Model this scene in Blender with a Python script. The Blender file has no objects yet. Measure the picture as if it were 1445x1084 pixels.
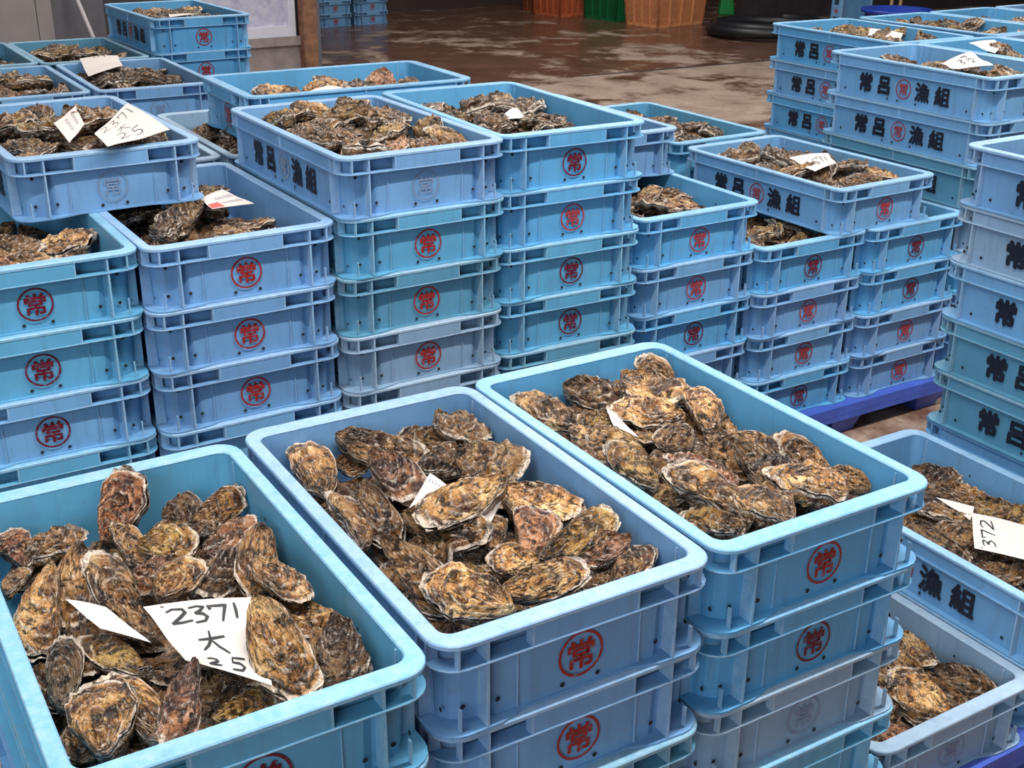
import bpy, bmesh, math, random
from mathutils import Vector, Matrix, noise, Euler
random.seed(7)
SC = bpy.context.scene
COL = SC.collection
PI = math.pi
W, L, S, Z0 = 0.386, 0.64, 0.125, 0.099      # crate width, length, stacking step, pallet top
HC = 0.1247                                   # crate height
CAMZ = 1.5
F_PX, PITCH, ROLL = 1727.6, math.radians(22.914), math.radians(0.4665)
YAW = math.radians(31.5)

# ---------------------------------------------------------------- camera
fw = Vector((0, math.cos(PITCH), -math.sin(PITCH)))
r0 = Vector((1, 0, 0)); u0 = Vector((0, math.sin(PITCH), math.cos(PITCH)))
cr, sr = math.cos(ROLL), math.sin(ROLL)
RT = cr * r0 + sr * u0
UP = -sr * r0 + cr * u0
CAM = Vector((0, 0, CAMZ))
cam_d = bpy.data.cameras.new('camera'); cam = bpy.data.objects.new('camera', cam_d); COL.objects.link(cam)
cam_d.sensor_fit = 'HORIZONTAL'; cam_d.sensor_width = 36.0; cam_d.lens = F_PX / 1445 * 36.0
cam_d.clip_start = 0.05; cam_d.clip_end = 200
m = Matrix.Identity(4)
for i in range(3):
    m[i][0] = RT[i]; m[i][1] = UP[i]; m[i][2] = -fw[i]; m[i][3] = CAM[i]
cam.matrix_world = m
SC.camera = cam


def ray(px, py):
    return fw + RT * ((px - 722.5) / F_PX) - UP * ((py - 542) / F_PX)


def at_z(px, py, z):
    """the point of the horizontal plane z that the photograph shows at (px, py)"""
    d = ray(px, py)
    return CAM + d * ((z - CAMZ) / d.z)


def at_plane(px, py, p0, n):
    d = ray(px, py)
    return CAM + d * ((p0 - CAM).dot(n) / d.dot(n))


def px_of(p):
    d = p - CAM; k = d.dot(fw)
    return 722.5 + F_PX * d.dot(RT) / k, 542 - F_PX * d.dot(UP) / k


# ---------------------------------------------------------------- helpers
def link(o, parent=None):
    COL.objects.link(o)
    if parent is not None:
        o.parent = parent
    return o


def obj(name, data, parent=None, mats=None):
    o = bpy.data.objects.new(name, data)
    if mats:
        for k in mats:
            data.materials.append(k)
    return link(o, parent)


def mesh(name, verts, faces, mi=None, smooth=False):
    me = bpy.data.meshes.new(name)
    me.from_pydata([tuple(v) for v in verts], [], faces)
    if mi:
        me.polygons.foreach_set('material_index', mi)
    if smooth:
        me.polygons.foreach_set('use_smooth', [True] * len(me.polygons))
    me.update()
    return me


class MB:
    """collects shapes, then becomes one mesh"""
    def __init__(self):
        self.v = []; self.f = []; self.m = []

    def add(self, vs, fs, mat=0):
        n = len(self.v)
        self.v += [tuple(v) for v in vs]
        self.f += [tuple(i + n for i in f) for f in fs]
        self.m += [mat] * len(fs)

    def box(self, x0, x1, y0, y1, z0, z1, mat=0):
        v = [(x, y, z) for z in (z0, z1) for y in (y0, y1) for x in (x0, x1)]
        self.add(v, [(0, 2, 3, 1), (4, 5, 7, 6), (0, 1, 5, 4), (2, 6, 7, 3), (0, 4, 6, 2), (1, 3, 7, 5)], mat)

    def obox(self, c, ax, ay, az, mat=0):
        c = Vector(c); ax = Vector(ax); ay = Vector(ay); az = Vector(az)
        v = [c + ax * i + ay * j + az * k for k in (-1, 1) for j in (-1, 1) for i in (-1, 1)]
        self.add(v, [(0, 2, 3, 1), (4, 5, 7, 6), (0, 1, 5, 4), (2, 6, 7, 3), (0, 4, 6, 2), (1, 3, 7, 5)], mat)

    def loft(self, loops, mat=0, mats=None, cap0=False, cap1=False, closed=True):
        n = len(loops[0]); vs = [p for l in loops for p in l]; base = len(self.v)
        self.v += [tuple(p) for p in vs]
        for k in range(len(loops) - 1):
            for i in range(n if closed else n - 1):
                j = (i + 1) % n
                self.f.append((base + k * n + i, base + k * n + j, base + (k + 1) * n + j, base + (k + 1) * n + i))
                self.m.append(mats[k] if mats else mat)
        if cap0:
            self.f.append(tuple(base + i for i in reversed(range(n)))); self.m.append(mat)
        if cap1:
            self.f.append(tuple(base + (len(loops) - 1) * n + i for i in range(n))); self.m.append(mat)

    def tube(self, pts, r, n=10, mat=0, cap=True):
        pts = [Vector(p) for p in pts]; loops = []
        for i, p in enumerate(pts):
            d = (pts[min(i + 1, len(pts) - 1)] - pts[max(i - 1, 0)]).normalized()
            a = d.orthogonal().normalized() if i == 0 else (a - d * a.dot(d)).normalized()
            b = d.cross(a); rr = r[i] if isinstance(r, (list, tuple)) else r
            loops.append([p + (a * math.cos(t) + b * math.sin(t)) * rr for t in [2 * PI * k / n for k in range(n)]])
        self.loft(loops, mat, cap0=cap, cap1=cap)

    def mesh(self, name, smooth=False):
        return mesh(name, self.v, self.f, self.m, smooth)


def tag(o, label=None, cat=None, group=None, kind=None):
    if label: o['label'] = label
    if cat: o['category'] = cat
    if group: o['group'] = group
    if kind: o['kind'] = kind
    return o


def empty(name, loc=(0, 0, 0), rz=0.0):
    o = bpy.data.objects.new(name, None); o.empty_display_size = 0.05
    o.location = loc; o.rotation_euler = (0, 0, rz)
    return link(o)


# ---------------------------------------------------------------- materials
def new_mat(name):
    k = bpy.data.materials.new(name); k.use_nodes = True
    nt = k.node_tree; nt.nodes.clear()
    out = nt.nodes.new('ShaderNodeOutputMaterial'); b = nt.nodes.new('ShaderNodeBsdfPrincipled')
    nt.links.new(b.outputs[0], out.inputs[0])
    return k, nt, b


def N(nt, t, **kw):
    n = nt.nodes.new(t)
    for k, v in kw.items():
        if hasattr(n, k) and k not in ('inputs',):
            setattr(n, k, v)
    return n


def tex_noise(nt, vec, scale, detail=4, rough=.55, dist=0.0):
    n = nt.nodes.new('ShaderNodeTexNoise')
    n.inputs['Scale'].default_value = scale; n.inputs['Detail'].default_value = detail
    n.inputs['Roughness'].default_value = rough; n.inputs['Distortion'].default_value = dist
    if vec is not None: nt.links.new(vec, n.inputs['Vector'])
    return n.outputs['Fac']


def ramp(nt, fac, stops, interp='LINEAR'):
    r = nt.nodes.new('ShaderNodeValToRGB'); r.color_ramp.interpolation = interp
    e = r.color_ramp.elements
    while len(e) < len(stops): e.new(0.5)
    for i, (p, c) in enumerate(stops):
        e[i].position = p
        e[i].color = (c, c, c, 1) if isinstance(c, (int, float)) else (c[0], c[1], c[2], 1)
    nt.links.new(fac, r.inputs[0])
    return r.outputs['Color']


def mix(nt, fac, a, b, mode='MIX'):
    n = nt.nodes.new('ShaderNodeMix'); n.data_type = 'RGBA'; n.blend_type = mode
    for sock, val in ((n.inputs[0], fac), (n.inputs[6], a), (n.inputs[7], b)):
        if isinstance(val, (int, float)): sock.default_value = val
        elif isinstance(val, tuple): sock.default_value = (*val[:3], 1)
        else: nt.links.new(val, sock)
    return n.outputs[2]


def math_n(nt, op, a, b=0.0, clamp=False):
    n = nt.nodes.new('ShaderNodeMath'); n.operation = op; n.use_clamp = clamp
    for i, val in enumerate((a, b)):
        if isinstance(val, (int, float)): n.inputs[i].default_value = val
        else: nt.links.new(val, n.inputs[i])
    return n.outputs[0]


def bump(nt, h, bsdf, strength=.3, dist=.001):
    b = nt.nodes.new('ShaderNodeBump'); b.inputs['Strength'].default_value = strength; b.inputs['Distance'].default_value = dist
    nt.links.new(h, b.inputs['Height']); nt.links.new(b.outputs[0], bsdf.inputs['Normal'])


def srgb(r, g, b):
    f = lambda c: (c / 255 / 12.92) if c / 255 <= .04045 else ((c / 255 + .055) / 1.055) ** 2.4
    return (f(r), f(g), f(b))


def plastic(name, worn):
    k, nt, b = new_mat(name)
    oi = nt.nodes.new('ShaderNodeObjectInfo'); tc = nt.nodes.new('ShaderNodeTexCoord')
    geo = nt.nodes.new('ShaderNodeNewGeometry')
    pos = geo.outputs['Position']
    big = tex_noise(nt, pos, 9, 4); fine = tex_noise(nt, pos, 70, 5, .7)
    mp = nt.nodes.new('ShaderNodeMapping'); mp.inputs['Scale'].default_value = (60, 60, 6)
    nt.links.new(pos, mp.inputs[0]); streak = tex_noise(nt, mp.outputs[0], 1.0, 3, .6)
    c = oi.outputs['Color']
    hs = nt.nodes.new('ShaderNodeHueSaturation'); nt.links.new(c, hs.inputs['Color'])
    v = ramp(nt, big, [(.3, .9), (.7, 1.08)]); nt.links.new(v, hs.inputs['Value'])
    c = hs.outputs[0]
    c = mix(nt, math_n(nt, 'MULTIPLY', ramp(nt, streak, [(.52, 0.0), (.75, 1.0)]), .22), c, (.09, .13, .15))
    c = mix(nt, math_n(nt, 'MULTIPLY', ramp(nt, fine, [(.58, 0.0), (.72, 1.0)]), .22), c, (.10, .12, .13))
    if worn:
        c = mix(nt, math_n(nt, 'ADD', math_n(nt, 'MULTIPLY', ramp(nt, fine, [(.3, 0.0), (.7, 1.0)]), .25), worn - .1), c, (.62, .72, .76))
    nt.links.new(c, b.inputs['Base Color'])
    nt.links.new(ramp(nt, big, [(.3, .36), (.7, .52)]), b.inputs['Roughness'])
    b.inputs['Specular IOR Level'].default_value = .45
    bump(nt, fine, b, .08, .0006)
    return k


def simple(name, col, rough=.5, metal=0.0, var=.12, scale=12, bumpy=.0, spec=.5):
    k, nt, b = new_mat(name)
    geo = nt.nodes.new('ShaderNodeNewGeometry')
    n = tex_noise(nt, geo.outputs['Position'], scale, 5, .6)
    lo = tuple(c * (1 - var) for c in col); hi = tuple(min(1, c * (1 + var)) for c in col)
    nt.links.new(ramp(nt, n, [(.3, lo), (.7, hi)]), b.inputs['Base Color'])
    b.inputs['Roughness'].default_value = rough; b.inputs['Metallic'].default_value = metal
    b.inputs['Specular IOR Level'].default_value = spec
    if bumpy: bump(nt, n, b, bumpy, .004)
    return k


M = {}
M['plastic'] = plastic('crate_plastic', 0)
M['worn'] = plastic('crate_plastic_worn_edge', .17)
M['hole'] = simple('drain_hole_shade', (.008, .012, .02), .9)
M['black_ink'] = simple('black_ink', (.006, .008, .02), .55)
M['paper'] = simple('note_paper', srgb(206, 196, 190), .75, var=.04, scale=60)
M['pen'] = simple('marker_pen', (.02, .02, .025), .6)
M['stamp_red'] = simple('red_stamp_ink', srgb(225, 90, 80), .7)
M['faint'] = simple('faint_print', srgb(150, 150, 160), .8)
M['pallet'] = simple('pallet_blue_plastic', srgb(62, 88, 178), .45, var=.2)


def ink_mat():
    k, nt, b = new_mat('emblem_ink')
    oi = nt.nodes.new('ShaderNodeObjectInfo'); geo = nt.nodes.new('ShaderNodeNewGeometry')
    n = tex_noise(nt, geo.outputs['Position'], 160, 4, .6)
    c = mix(nt, ramp(nt, n, [(.55, 0.0), (.75, .45)]), oi.outputs['Color'], (.20, .36, .60))
    nt.links.new(c, b.inputs['Base Color']); b.inputs['Roughness'].default_value = .5
    return k


M['ink'] = ink_mat()


def oyster_mat():
    k, nt, b = new_mat('oyster_shell')
    oi = nt.nodes.new('ShaderNodeObjectInfo'); tc = nt.nodes.new('ShaderNodeTexCoord')
    def attr(n):
        a = nt.nodes.new('ShaderNodeAttribute'); a.attribute_name = n; return a.outputs['Fac']
    g, s, lip = attr('growth'), attr('around'), attr('lip')
    rnd = oi.outputs['Random']
    # object space jittered per shell so that no two copies wear the same pattern
    add = nt.nodes.new('ShaderNodeVectorMath'); add.operation = 'ADD'
    cmb = nt.nodes.new('ShaderNodeCombineXYZ')
    nt.links.new(math_n(nt, 'MULTIPLY', rnd, 37.0), cmb.inputs[0]); nt.links.new(math_n(nt, 'MULTIPLY', rnd, 91.0), cmb.inputs[1])
    nt.links.new(tc.outputs['Object'], add.inputs[0]); nt.links.new(cmb.outputs[0], add.inputs[1])
    vec = add.outputs[0]
    blot = tex_noise(nt, vec, 2.6, 3, .55, .5)
    mid = tex_noise(nt, vec, 6.5, 3, .55, .8)
    fine = tex_noise(nt, vec, 20, 3, .6)
    # concentric growth bands, wobbled
    w = math_n(nt, 'ADD', math_n(nt, 'MULTIPLY', g, 11.0), math_n(nt, 'MULTIPLY', mid, 3.0))
    w = math_n(nt, 'ADD', w, math_n(nt, 'MULTIPLY', rnd, 50.0))
    cb = nt.nodes.new('ShaderNodeCombineXYZ'); nt.links.new(w, cb.inputs[0]); nt.links.new(math_n(nt, 'MULTIPLY', s, 3.5), cb.inputs[1])
    band = tex_noise(nt, cb.outputs[0], 1.0, 3, .6)
    cr_ = nt.nodes.new('ShaderNodeCombineXYZ'); nt.links.new(math_n(nt, 'MULTIPLY', s, 13.0), cr_.inputs[0]); nt.links.new(math_n(nt, 'MULTIPLY', g, 3.0), cr_.inputs[1])
    nt.links.new(math_n(nt, 'MULTIPLY', rnd, 77.0), cr_.inputs[2])
    radial = tex_noise(nt, cr_.outputs[0], 1.0, 3, .6)
    base = ramp(nt, blot, [(.36, srgb(70, 46, 30)), (.46, srgb(136, 94, 54)), (.55, srgb(190, 142, 84)), (.66, srgb(226, 190, 136))])
    base = mix(nt, ramp(nt, band, [(.40, .95), (.48, 0.0)]), base, srgb(54, 38, 28))
    base = mix(nt, ramp(nt, band, [(.55, 0.0), (.66, .7)]), base, srgb(230, 200, 154))
    base = mix(nt, ramp(nt, radial, [(.36, .75), (.44, 0.0)]), base, srgb(48, 32, 26))
    base = mix(nt, ramp(nt, mid, [(.37, .9), (.44, 0.0)]), base, srgb(34, 26, 22))
    base = mix(nt, ramp(nt, fine, [(.62, 0.0), (.72, .5)]), base, srgb(236, 216, 184))
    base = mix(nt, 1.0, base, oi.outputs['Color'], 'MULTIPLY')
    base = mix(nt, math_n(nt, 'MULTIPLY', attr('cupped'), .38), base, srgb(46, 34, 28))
    lipm = math_n(nt, 'MULTIPLY', lip, ramp(nt, mid, [(.36, 0.2), (.5, 1.0)]))
    base = mix(nt, math_n(nt, 'MULTIPLY', lipm, .9), base, srgb(232, 216, 200))
    nt.links.new(base, b.inputs['Base Color'])
    nt.links.new(ramp(nt, mid, [(.35, .16), (.65, .40)]), b.inputs['Roughness'])
    b.inputs['Specular IOR Level'].default_value = .6
    h = math_n(nt, 'ADD', math_n(nt, 'MULTIPLY', fine, .5), math_n(nt, 'ADD', math_n(nt, 'MULTIPLY', mid, 1.0), math_n(nt, 'MULTIPLY', band, 1.0)))
    bump(nt, h, b, .6, .05)
    return k


M['oyster'] = oyster_mat()


# ---------------------------------------------------------------- the crate (local: x = width, y = length, front short side at -y)
HX, HY = W / 2, L / 2


def rrect(hx, hy, r, z, seg=5):
    """rounded rectangle, counter-clockwise, always 4*(seg+1) points"""
    p = []
    for cx, cy, a0 in ((hx - r, -hy + r, -90), (hx - r, hy - r, 0), (-hx + r, hy - r, 90), (-hx + r, -hy + r, 180)):
        for i in range(seg + 1):
            a = math.radians(a0 + 90 * i / seg)
            p.append((cx + r * math.cos(a), cy + r * math.sin(a), z))
    return p


SM, SF, SC_, LM, LR = .013, .022, .024, .010, .0178    # how far the outer wall lies behind the rim, by zone
RIBX, PANX, RIBY = .131, .073, .262
ZB = HC - .034                                       # lower edge of the rim band


def wall_outline(z, inset=0.0):
    q = []
    fx, fy = HX - inset, HY - inset
    # front half of the right side of the front, then the right long side up to its middle
    a = [(PANX, -fy + SM), (.112, -fy + SM + .002), (.124, -fy + SF), (RIBX, -fy + SF)]
    cx, cy, r = fx - LR - .032, -fy + SC_ + .032, .032
    a += [(cx + r * math.cos(t), cy + r * math.sin(t)) for t in [math.radians(d) for d in (-90, -68, -45, -22, 0)]]
    a += [(fx - LR, -RIBY - .004), (fx - LM, -RIBY + .004), (fx - LM, 0)]
    ur = [(x, -y) for x, y in reversed(a[:-1])]
    right = a + ur
    left = [(-x, -y) for x, y in right]
    return [(x, y, z) for x, y in right + left]


def build_crate_meshes():
    out = {}
    # shell: outer wall, inner wall, floor, ribs, gussets, drain holes
    b = MB()
    b.loft([wall_outline(.003, .003), wall_outline(ZB + .001)], 0, cap0=True)
    b.loft([rrect(HX - .0196, HY - .0276, .017, HC - .002), rrect(HX - .0225, HY - .0325, .02, .010)], 0, cap1=True)
    for sx in (-1, 1):
        for sy in (-1, 1):
            # upright ribs on the short sides and on the long sides
            y0, y1 = sorted((sy * (HY - .0012), sy * (HY - SF - .004)))
            b.box(sx * RIBX - .0016, sx * RIBX + .0016, y0, y1, .004, HC - .006, 1)
            x0, x1 = sorted((sx * (HX - .0012), sx * (HX - LR - .004)))
            b.box(x0, x1, sy * RIBY - .0016, sy * RIBY + .0016, .004, HC - .006, 1)
            # short upright fin standing on the foot flange beside the corner
            y0, y1 = sorted((sy * (HY - .007), sy * (HY - .0135)))
            if sy < 0: b.box(sx * (HX - .030) - .0010, sx * (HX - .030) + .0010, y0, y1, .004, .034, 1)
        # thin mould seams on the short sides
        for sy in (-1, 1):
            y0, y1 = sorted((sy * (HY - SM + .0004), sy * (HY - SM - .002)))
            b.box(sx * .086 - .0005, sx * .086 + .0005, y0, y1, .006, ZB, 1)
    # drain holes (black discs a hair proud of the wall, painted for the shade inside)
    def hole(c, nrm, r=.0034):
        c = Vector(c); nrm = Vector(nrm); t = nrm.orthogonal().normalized(); u = nrm.cross(t)
        pts = [c + nrm * .0003 + (t * math.cos(a) + u * math.sin(a)) * r for a in [2 * PI * i / 10 for i in range(10)]]
        b.add(pts, [tuple(range(10))], 2)
    for sy in (-1, 1):
        n = (0, sy, 0)
        for x in (-.112, .112): hole((x, sy * (HY - SM - .0015), .026), n)
        for x in (-.024, .026): hole((x, sy * (HY - SM - .0008), .013), n)
        for x in (-.152, .150):
            for z in (.024, .080): hole((x, sy * (HY - SC_ - .0006), z), n)
    for sx in (-1, 1):
        n = (sx, 0, 0)
        for y in (-.05, .02, .06): hole((sx * (HX - LM - .0008), y, .013), n)
        for y in (-.235, .235): hole((sx * (HX - LM - .0008), y, .022), n)
        for y in (-.285, .285): hole((sx * (HX - LR - .0008), y, .022), n)
    # hole discs seen from inside
    for y in (-.16, .14):
        for sx in (-1, 1): hole((sx * (HX - .0206), y, .085), (-sx, 0, 0), .0026)
    for x in (-.1, .1):
        for sy in (-1, 1): hole((x, sy * (HY - .0288), .080), (0, -sy, 0), .0026)
    out['shell'] = b.mesh('crate_shell')
    # rim: flat top ring, outer lip, band ledge, cells of the band
    b = MB()
    b.loft([rrect(HX - LM - .004, HY - SF - .003, .02, HC - .007), rrect(HX - .0006, HY - .0006, .036, HC - .007), rrect(HX, HY, .036, HC - .0058),
            rrect(HX, HY, .036, HC - .0016), rrect(HX - .0014, HY - .0014, .035, HC), rrect(HX - .0180, HY - .0262, .018, HC),
            rrect(HX - .0198, HY - .0280, .017, HC - .0018)], mats=[0, 1, 1, 1, 1, 1])
    b.loft([rrect(HX - LM - .004, HY - SF - .003, .02, ZB - .0012), rrect(HX - .0004, HY - .0004, .036, ZB - .0012), rrect(HX, HY, .036, ZB),
            rrect(HX - .0004, HY - .0004, .036, ZB + .0016), rrect(HX - LM - .004, HY - SF - .003, .02, ZB + .0016)], mats=[0, 1, 1, 0])
    for sy in (-1, 1):
        y0, y1 = sorted((sy * (HY - .0009), sy * (HY - SM - .004)))
        b.box(-PANX, PANX, y0, y1, ZB, HC - .003, 0)                      # flush middle panel (hand hold)
        for sx in (-1, 1):
            b.box(sx * PANX - .0014, sx * PANX + .0014, sorted((sy * (HY - .0006), sy * (HY - SM)))[0], sorted((sy * (HY - .0006), sy * (HY - SM)))[1], ZB, HC - .005, 1)
            y2, y3 = sorted((sy * (HY - .0022), sy * (HY - .012)))
            b.box(sx * (HX - .026) - .0014, sx * (HX - .026) + .0014, y2, y3, ZB, HC - .004, 1)
            x2, x3 = sorted((sx * (HX - .0012), sx * (HX - LM - .006)))
            b.box(x2, x3, sy * (HY - .036) - .0014, sy * (HY - .036) + .0014, ZB, HC - .004, 1)
    for sx in (-1, 1):
        x2, x3 = sorted((sx * (HX - .001), sx * (HX - LM - .004)))
        b.box(x2, x3, -.0015, .0015, ZB, HC - .004, 1)
        x2, x3 = sorted((sx * (HX - .0045), sx * (HX - LM - .004)))
        b.box(x2, x3, -RIBY, RIBY, ZB, HC - .004, 0)                      # long band lies a little behind its lips
    out['rim'] = b.mesh('crate_rim')
    # foot flange: wide at the four corners, thin along the long sides, cut away in the middle of the short sides
    b = MB()
    q = []
    for t in range(6):
        a = math.radians(-90 + 90 * t / 5)
        q.append((HX - .036 + .036 * math.cos(a), -HY + .036 + .036 * math.sin(a)))
    quarter = [(.066, -HY + SM), (.078, -HY + SM - .001), (.094, -HY + .006), (.112, -HY + .0015)] + q
    right = quarter + [(x, -y) for x, y in reversed(quarter)]
    outl = right + [(-x, -y) for x, y in right]
    inn = [(x * .84, y * .90) for x, y in outl]
    b.loft([[(x, y, .0032) for x, y in inn], [(x, y, .0032) for x, y in outl], [(x, y, .0002) for x, y in outl], [(x * .985, y * .99, .0) for x, y in outl], [(x, y, .0) for x, y in inn]],
           mats=[0, 0, 0, 0])
    out['foot'] = b.mesh('crate_foot_flange')
    return out


def glyph(ch, size, bold):
    """a character as flat (verts, faces), centred on its own box; the bold weight comes from copies laid a hair apart"""
    c = bpy.data.curves.new('glyph', 'FONT'); c.body = ch; c.size = 1.0; c.resolution_u = 2
    o = bpy.data.objects.new('glyph', c); COL.objects.link(o)
    ev = o.evaluated_get(bpy.context.evaluated_depsgraph_get()); me = ev.to_mesh()
    vs = [v.co.copy() for v in me.vertices]; fs = [tuple(p.vertices) for p in me.polygons]
    ev.to_mesh_clear(); bpy.data.objects.remove(o); bpy.data.curves.remove(c)
    xs = [v.x for v in vs]; ys = [v.y for v in vs]
    cx, cy = (min(xs) + max(xs)) / 2, (min(ys) + max(ys)) / 2
    V, F = [], []
    for dx, dy in ([(0, 0)] + [(math.cos(a) * bold, math.sin(a) * bold) for a in [2 * PI * k / 8 for k in range(8)]] if bold else [(0, 0)]):
        n = len(V)
        V += [((v.x - cx + dx) * size, (v.y - cy + dy) * size) for v in vs]; F += [tuple(i + n for i in f) for f in fs]
    return V, F


def ring(ro, ri, n=40):
    vs = [(r * math.cos(2 * PI * i / n), r * math.sin(2 * PI * i / n)) for r in (ro, ri) for i in range(n)]
    return vs, [(i, (i + 1) % n, n + (i + 1) % n, n + i) for i in range(n)]


def flat(items, to3, normal, th=.0004):
    """printed shapes: thin raised ink on a wall; items = [(verts2d, faces)], to3(u, v) -> point on the wall"""
    b = MB(); nn = Vector(normal) * th
    for vs, fs in items:
        for i, f in enumerate(fs):            # each stroke a hair above the last, so that overlapping strokes never lie in one plane
            k = 1 + .02 * (i % 40) + (1.0 if len(fs) > 60 else 0)
            b.add([Vector(to3(*vs[j])) + nn * k for j in f], [tuple(range(len(f)))])
    return b


G_JO = glyph('常', .043, .024)
EMB2D = [ring(.0315, .0280), G_JO]
FADED2D = [ring(.0312, .0300), ring(.0288, .0280), glyph('常', .040, 0)]
y_front = -HY + SM
CM = build_crate_meshes()
CM['emblem'] = flat(EMB2D, lambda u, v: (u, y_front - .0004, .050 + v), (0, -1, 0)).mesh('crate_emblem')
CM['faded'] = flat(FADED2D, lambda u, v: (u, y_front - .0004, .050 + v), (0, -1, 0)).mesh('crate_faded_emblem')
x_left = -HX + LM
E2 = [ring(.0290, .0258, 36), glyph('常', .037, .018)]
CM['side_emblem'] = flat(E2, lambda u, v: (x_left - .0004, -u, .050 + v), (-1, 0, 0)).mesh('crate_side_emblem')
let = []
for ch, u in (('常', -.150), ('呂', -.076), ('漁', .072), ('組', .146)):
    vs, fs = glyph(ch, .056, .054 if ch in '常呂' else .040)
    let.append(([(x + u, y) for x, y in vs], fs))
CM['lettering'] = flat(let, lambda u, v: (x_left - .0004, -u, .050 + v), (-1, 0, 0)).mesh('crate_lettering')
for k in ('shell', 'rim', 'foot'):
    for mm in (M['plastic'], M['worn'], M['hole']): CM[k].materials.append(mm)
for k in ('emblem', 'faded', 'side_emblem'): CM[k].materials.append(M['ink'])
CM['lettering'].materials.append(M['black_ink'])

# hidden crates deep in the stacks: one joined mesh
hb = MB()
for k in ('shell', 'rim', 'foot'):
    me = CM[k]
    hb.add([v.co for v in me.vertices], [tuple(p.vertices) for p in me.polygons])
CM['hidden'] = hb.mesh('crate_hidden'); CM['hidden'].materials.append(M['plastic'])

PAL = dict(teal=srgb(86, 160, 198), blue=srgb(104, 158, 202), lav=srgb(106, 154, 200), grey=srgb(130, 160, 188), deep=srgb(84, 146, 176), sky=srgb(84, 160, 208))
INK = dict(red=srgb(146, 26, 14), crimson=srgb(98, 2, 24), pale=srgb(158, 48, 54), orange=srgb(196, 66, 40), ghost=srgb(120, 132, 156))
CRATES = []


def crate(x, y, z, yaw, col, ink, label, group=None, letters=True, faded_side=False):
    r = empty('oyster_crate', (x, y, z), yaw)
    tag(r, label, 'crate', group)
    c = (*PAL[col], 1)
    j = random.uniform(.94, 1.05)
    g_ = sum(c[:3]) / 3; c = tuple(v * .90 + g_ * .06 for v in c[:3]); c = (c[0] * j, c[1] * j, c[2] * j, 1)
    for nm, key in (('shell', 'shell'), ('rim', 'rim'), ('foot_flange', 'foot')):
        o = obj(nm, CM[key], r); o.color = c
    if ink:
        o = obj('emblem', CM['faded' if ink == 'ghost' else 'emblem'], r); o.color = (*INK[ink], 1)
    if letters:
        obj('lettering', CM['lettering'], r)
        o = obj('side_emblem', CM['side_emblem'], r); o.color = (*(INK['pale'] if not faded_side else srgb(140, 150, 168)), 1)
    CRATES.append(r)
    return r


def stack_at(x, y, yaw=31.5, b=0.0, a=0.0):
    """shift a plan position by b along the width axis and a along the length axis"""
    t = math.radians(yaw)
    return x + b * math.cos(t) - a * math.sin(t), y + b * math.sin(t) + a * math.cos(t)


def zl(n):                      # base height of the n-th crate of a stack (1 = on the pallet)
    return Z0 + (n - 1) * S


def hidden(x, y, yaw, n0, n1, where):
    for n in range(n0, n1 + 1):
        o = obj('oyster_crate', CM['hidden'])
        o.location = (x + random.uniform(-.002, .002), y + random.uniform(-.002, .002), zl(n)); o.rotation_euler = (0, 0, math.radians(yaw))
        o.color = (*PAL[random.choice(['teal', 'blue', 'lav'])], 1)
        tag(o, 'blue crate buried low in ' + where, 'crate', 'buried crates low in ' + where)


def col_of(name, x, y, yaw, top, specs, where):
    """a stack; specs from the top down: (colour, ink, label). Crates below them are buried."""
    t = math.radians(yaw); res = []
    for i, (c, k, lab, *opt) in enumerate(specs):
        n = top - i
        dx, dy = (0, 0) if i == 0 else (random.uniform(-.003, .003), random.uniform(-.003, .003))
        res.append(crate(x + dx, y + dy, zl(n), t + random.uniform(-.004, .004) * (i > 0), c, k, lab, faded_side=bool(opt)))
    hidden(x, y, yaw, 1, top - len(specs), where)
    return res[0]


TOP = {}
R, CR_, PL, OR_, GH = 'red', 'crimson', 'pale', 'orange', 'ghost'
emb = 'red circled character'
# ---- front row
TOP['A'] = col_of('A', -.407, 1.244, 31.3, 5, [
    ('teal', CR_, 'large blue crate heaped with oysters around the 2371 note, front left'),
    ('teal', CR_, 'blue crate under the one with the large 2371 note, bottom edge')], 'the front stacks')
TOP['B'] = col_of('B', -.075, 1.466, 31.0, 5, [
    ('lav', R, 'lavender-blue open crate of oysters with bright red circled emblem, front centre'),
    ('lav', R, 'crate directly under the lavender-blue open crate in front centre, red emblem'),
    ('deep', None, 'teal crate third from top of the front centre stack, at bottom edge')], 'the front stacks')
TOP['C'] = col_of('C', .258, 1.674, 31.3, 5, [
    ('sky', R, 'bright blue open crate of oysters, top of the front stack right of centre'),
    ('sky', CR_, 'bright blue crate with dark crimson emblem, second in front stack right of centre'),
    ('grey', GH, 'greyish crate with blank embossed emblem, third in front stack right of centre'),
    ('teal', None, 'teal crate fourth from top in the front stack right of centre'),
    ('teal', None, 'lowest crate of the front stack right of centre')], 'the front stacks')
TOP['D2'] = col_of('D2', .577, 1.906, 31.5, 1, [('grey', GH, 'worn grey-blue low crate of oysters standing on a pallet, bottom right corner')], 'the right stacks')
TOP['D'] = col_of('D', .905, 2.124, 31.5, 2, [('blue', None, 'blue crate of oysters with the white 372 note, right edge'),
    ('blue', None, 'crate under the one holding the 372 note')], 'the right stacks')
TOP['M'] = col_of('M', 1.266, 2.383, 31.5, 7, [
    ('lav', None, 'pale lavender crate topping the tall lettered stack at right edge'),
    ('grey', None, 'second crate from top of the tall lettered stack at right edge'),
    ('blue', None, 'third crate from top of the tall lettered stack at right edge'),
    ('deep', None, 'fourth crate from top of the tall lettered stack at right edge'),
    ('deep', None, 'fifth crate from top of the tall lettered stack at right edge')], 'the right stacks')
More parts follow.
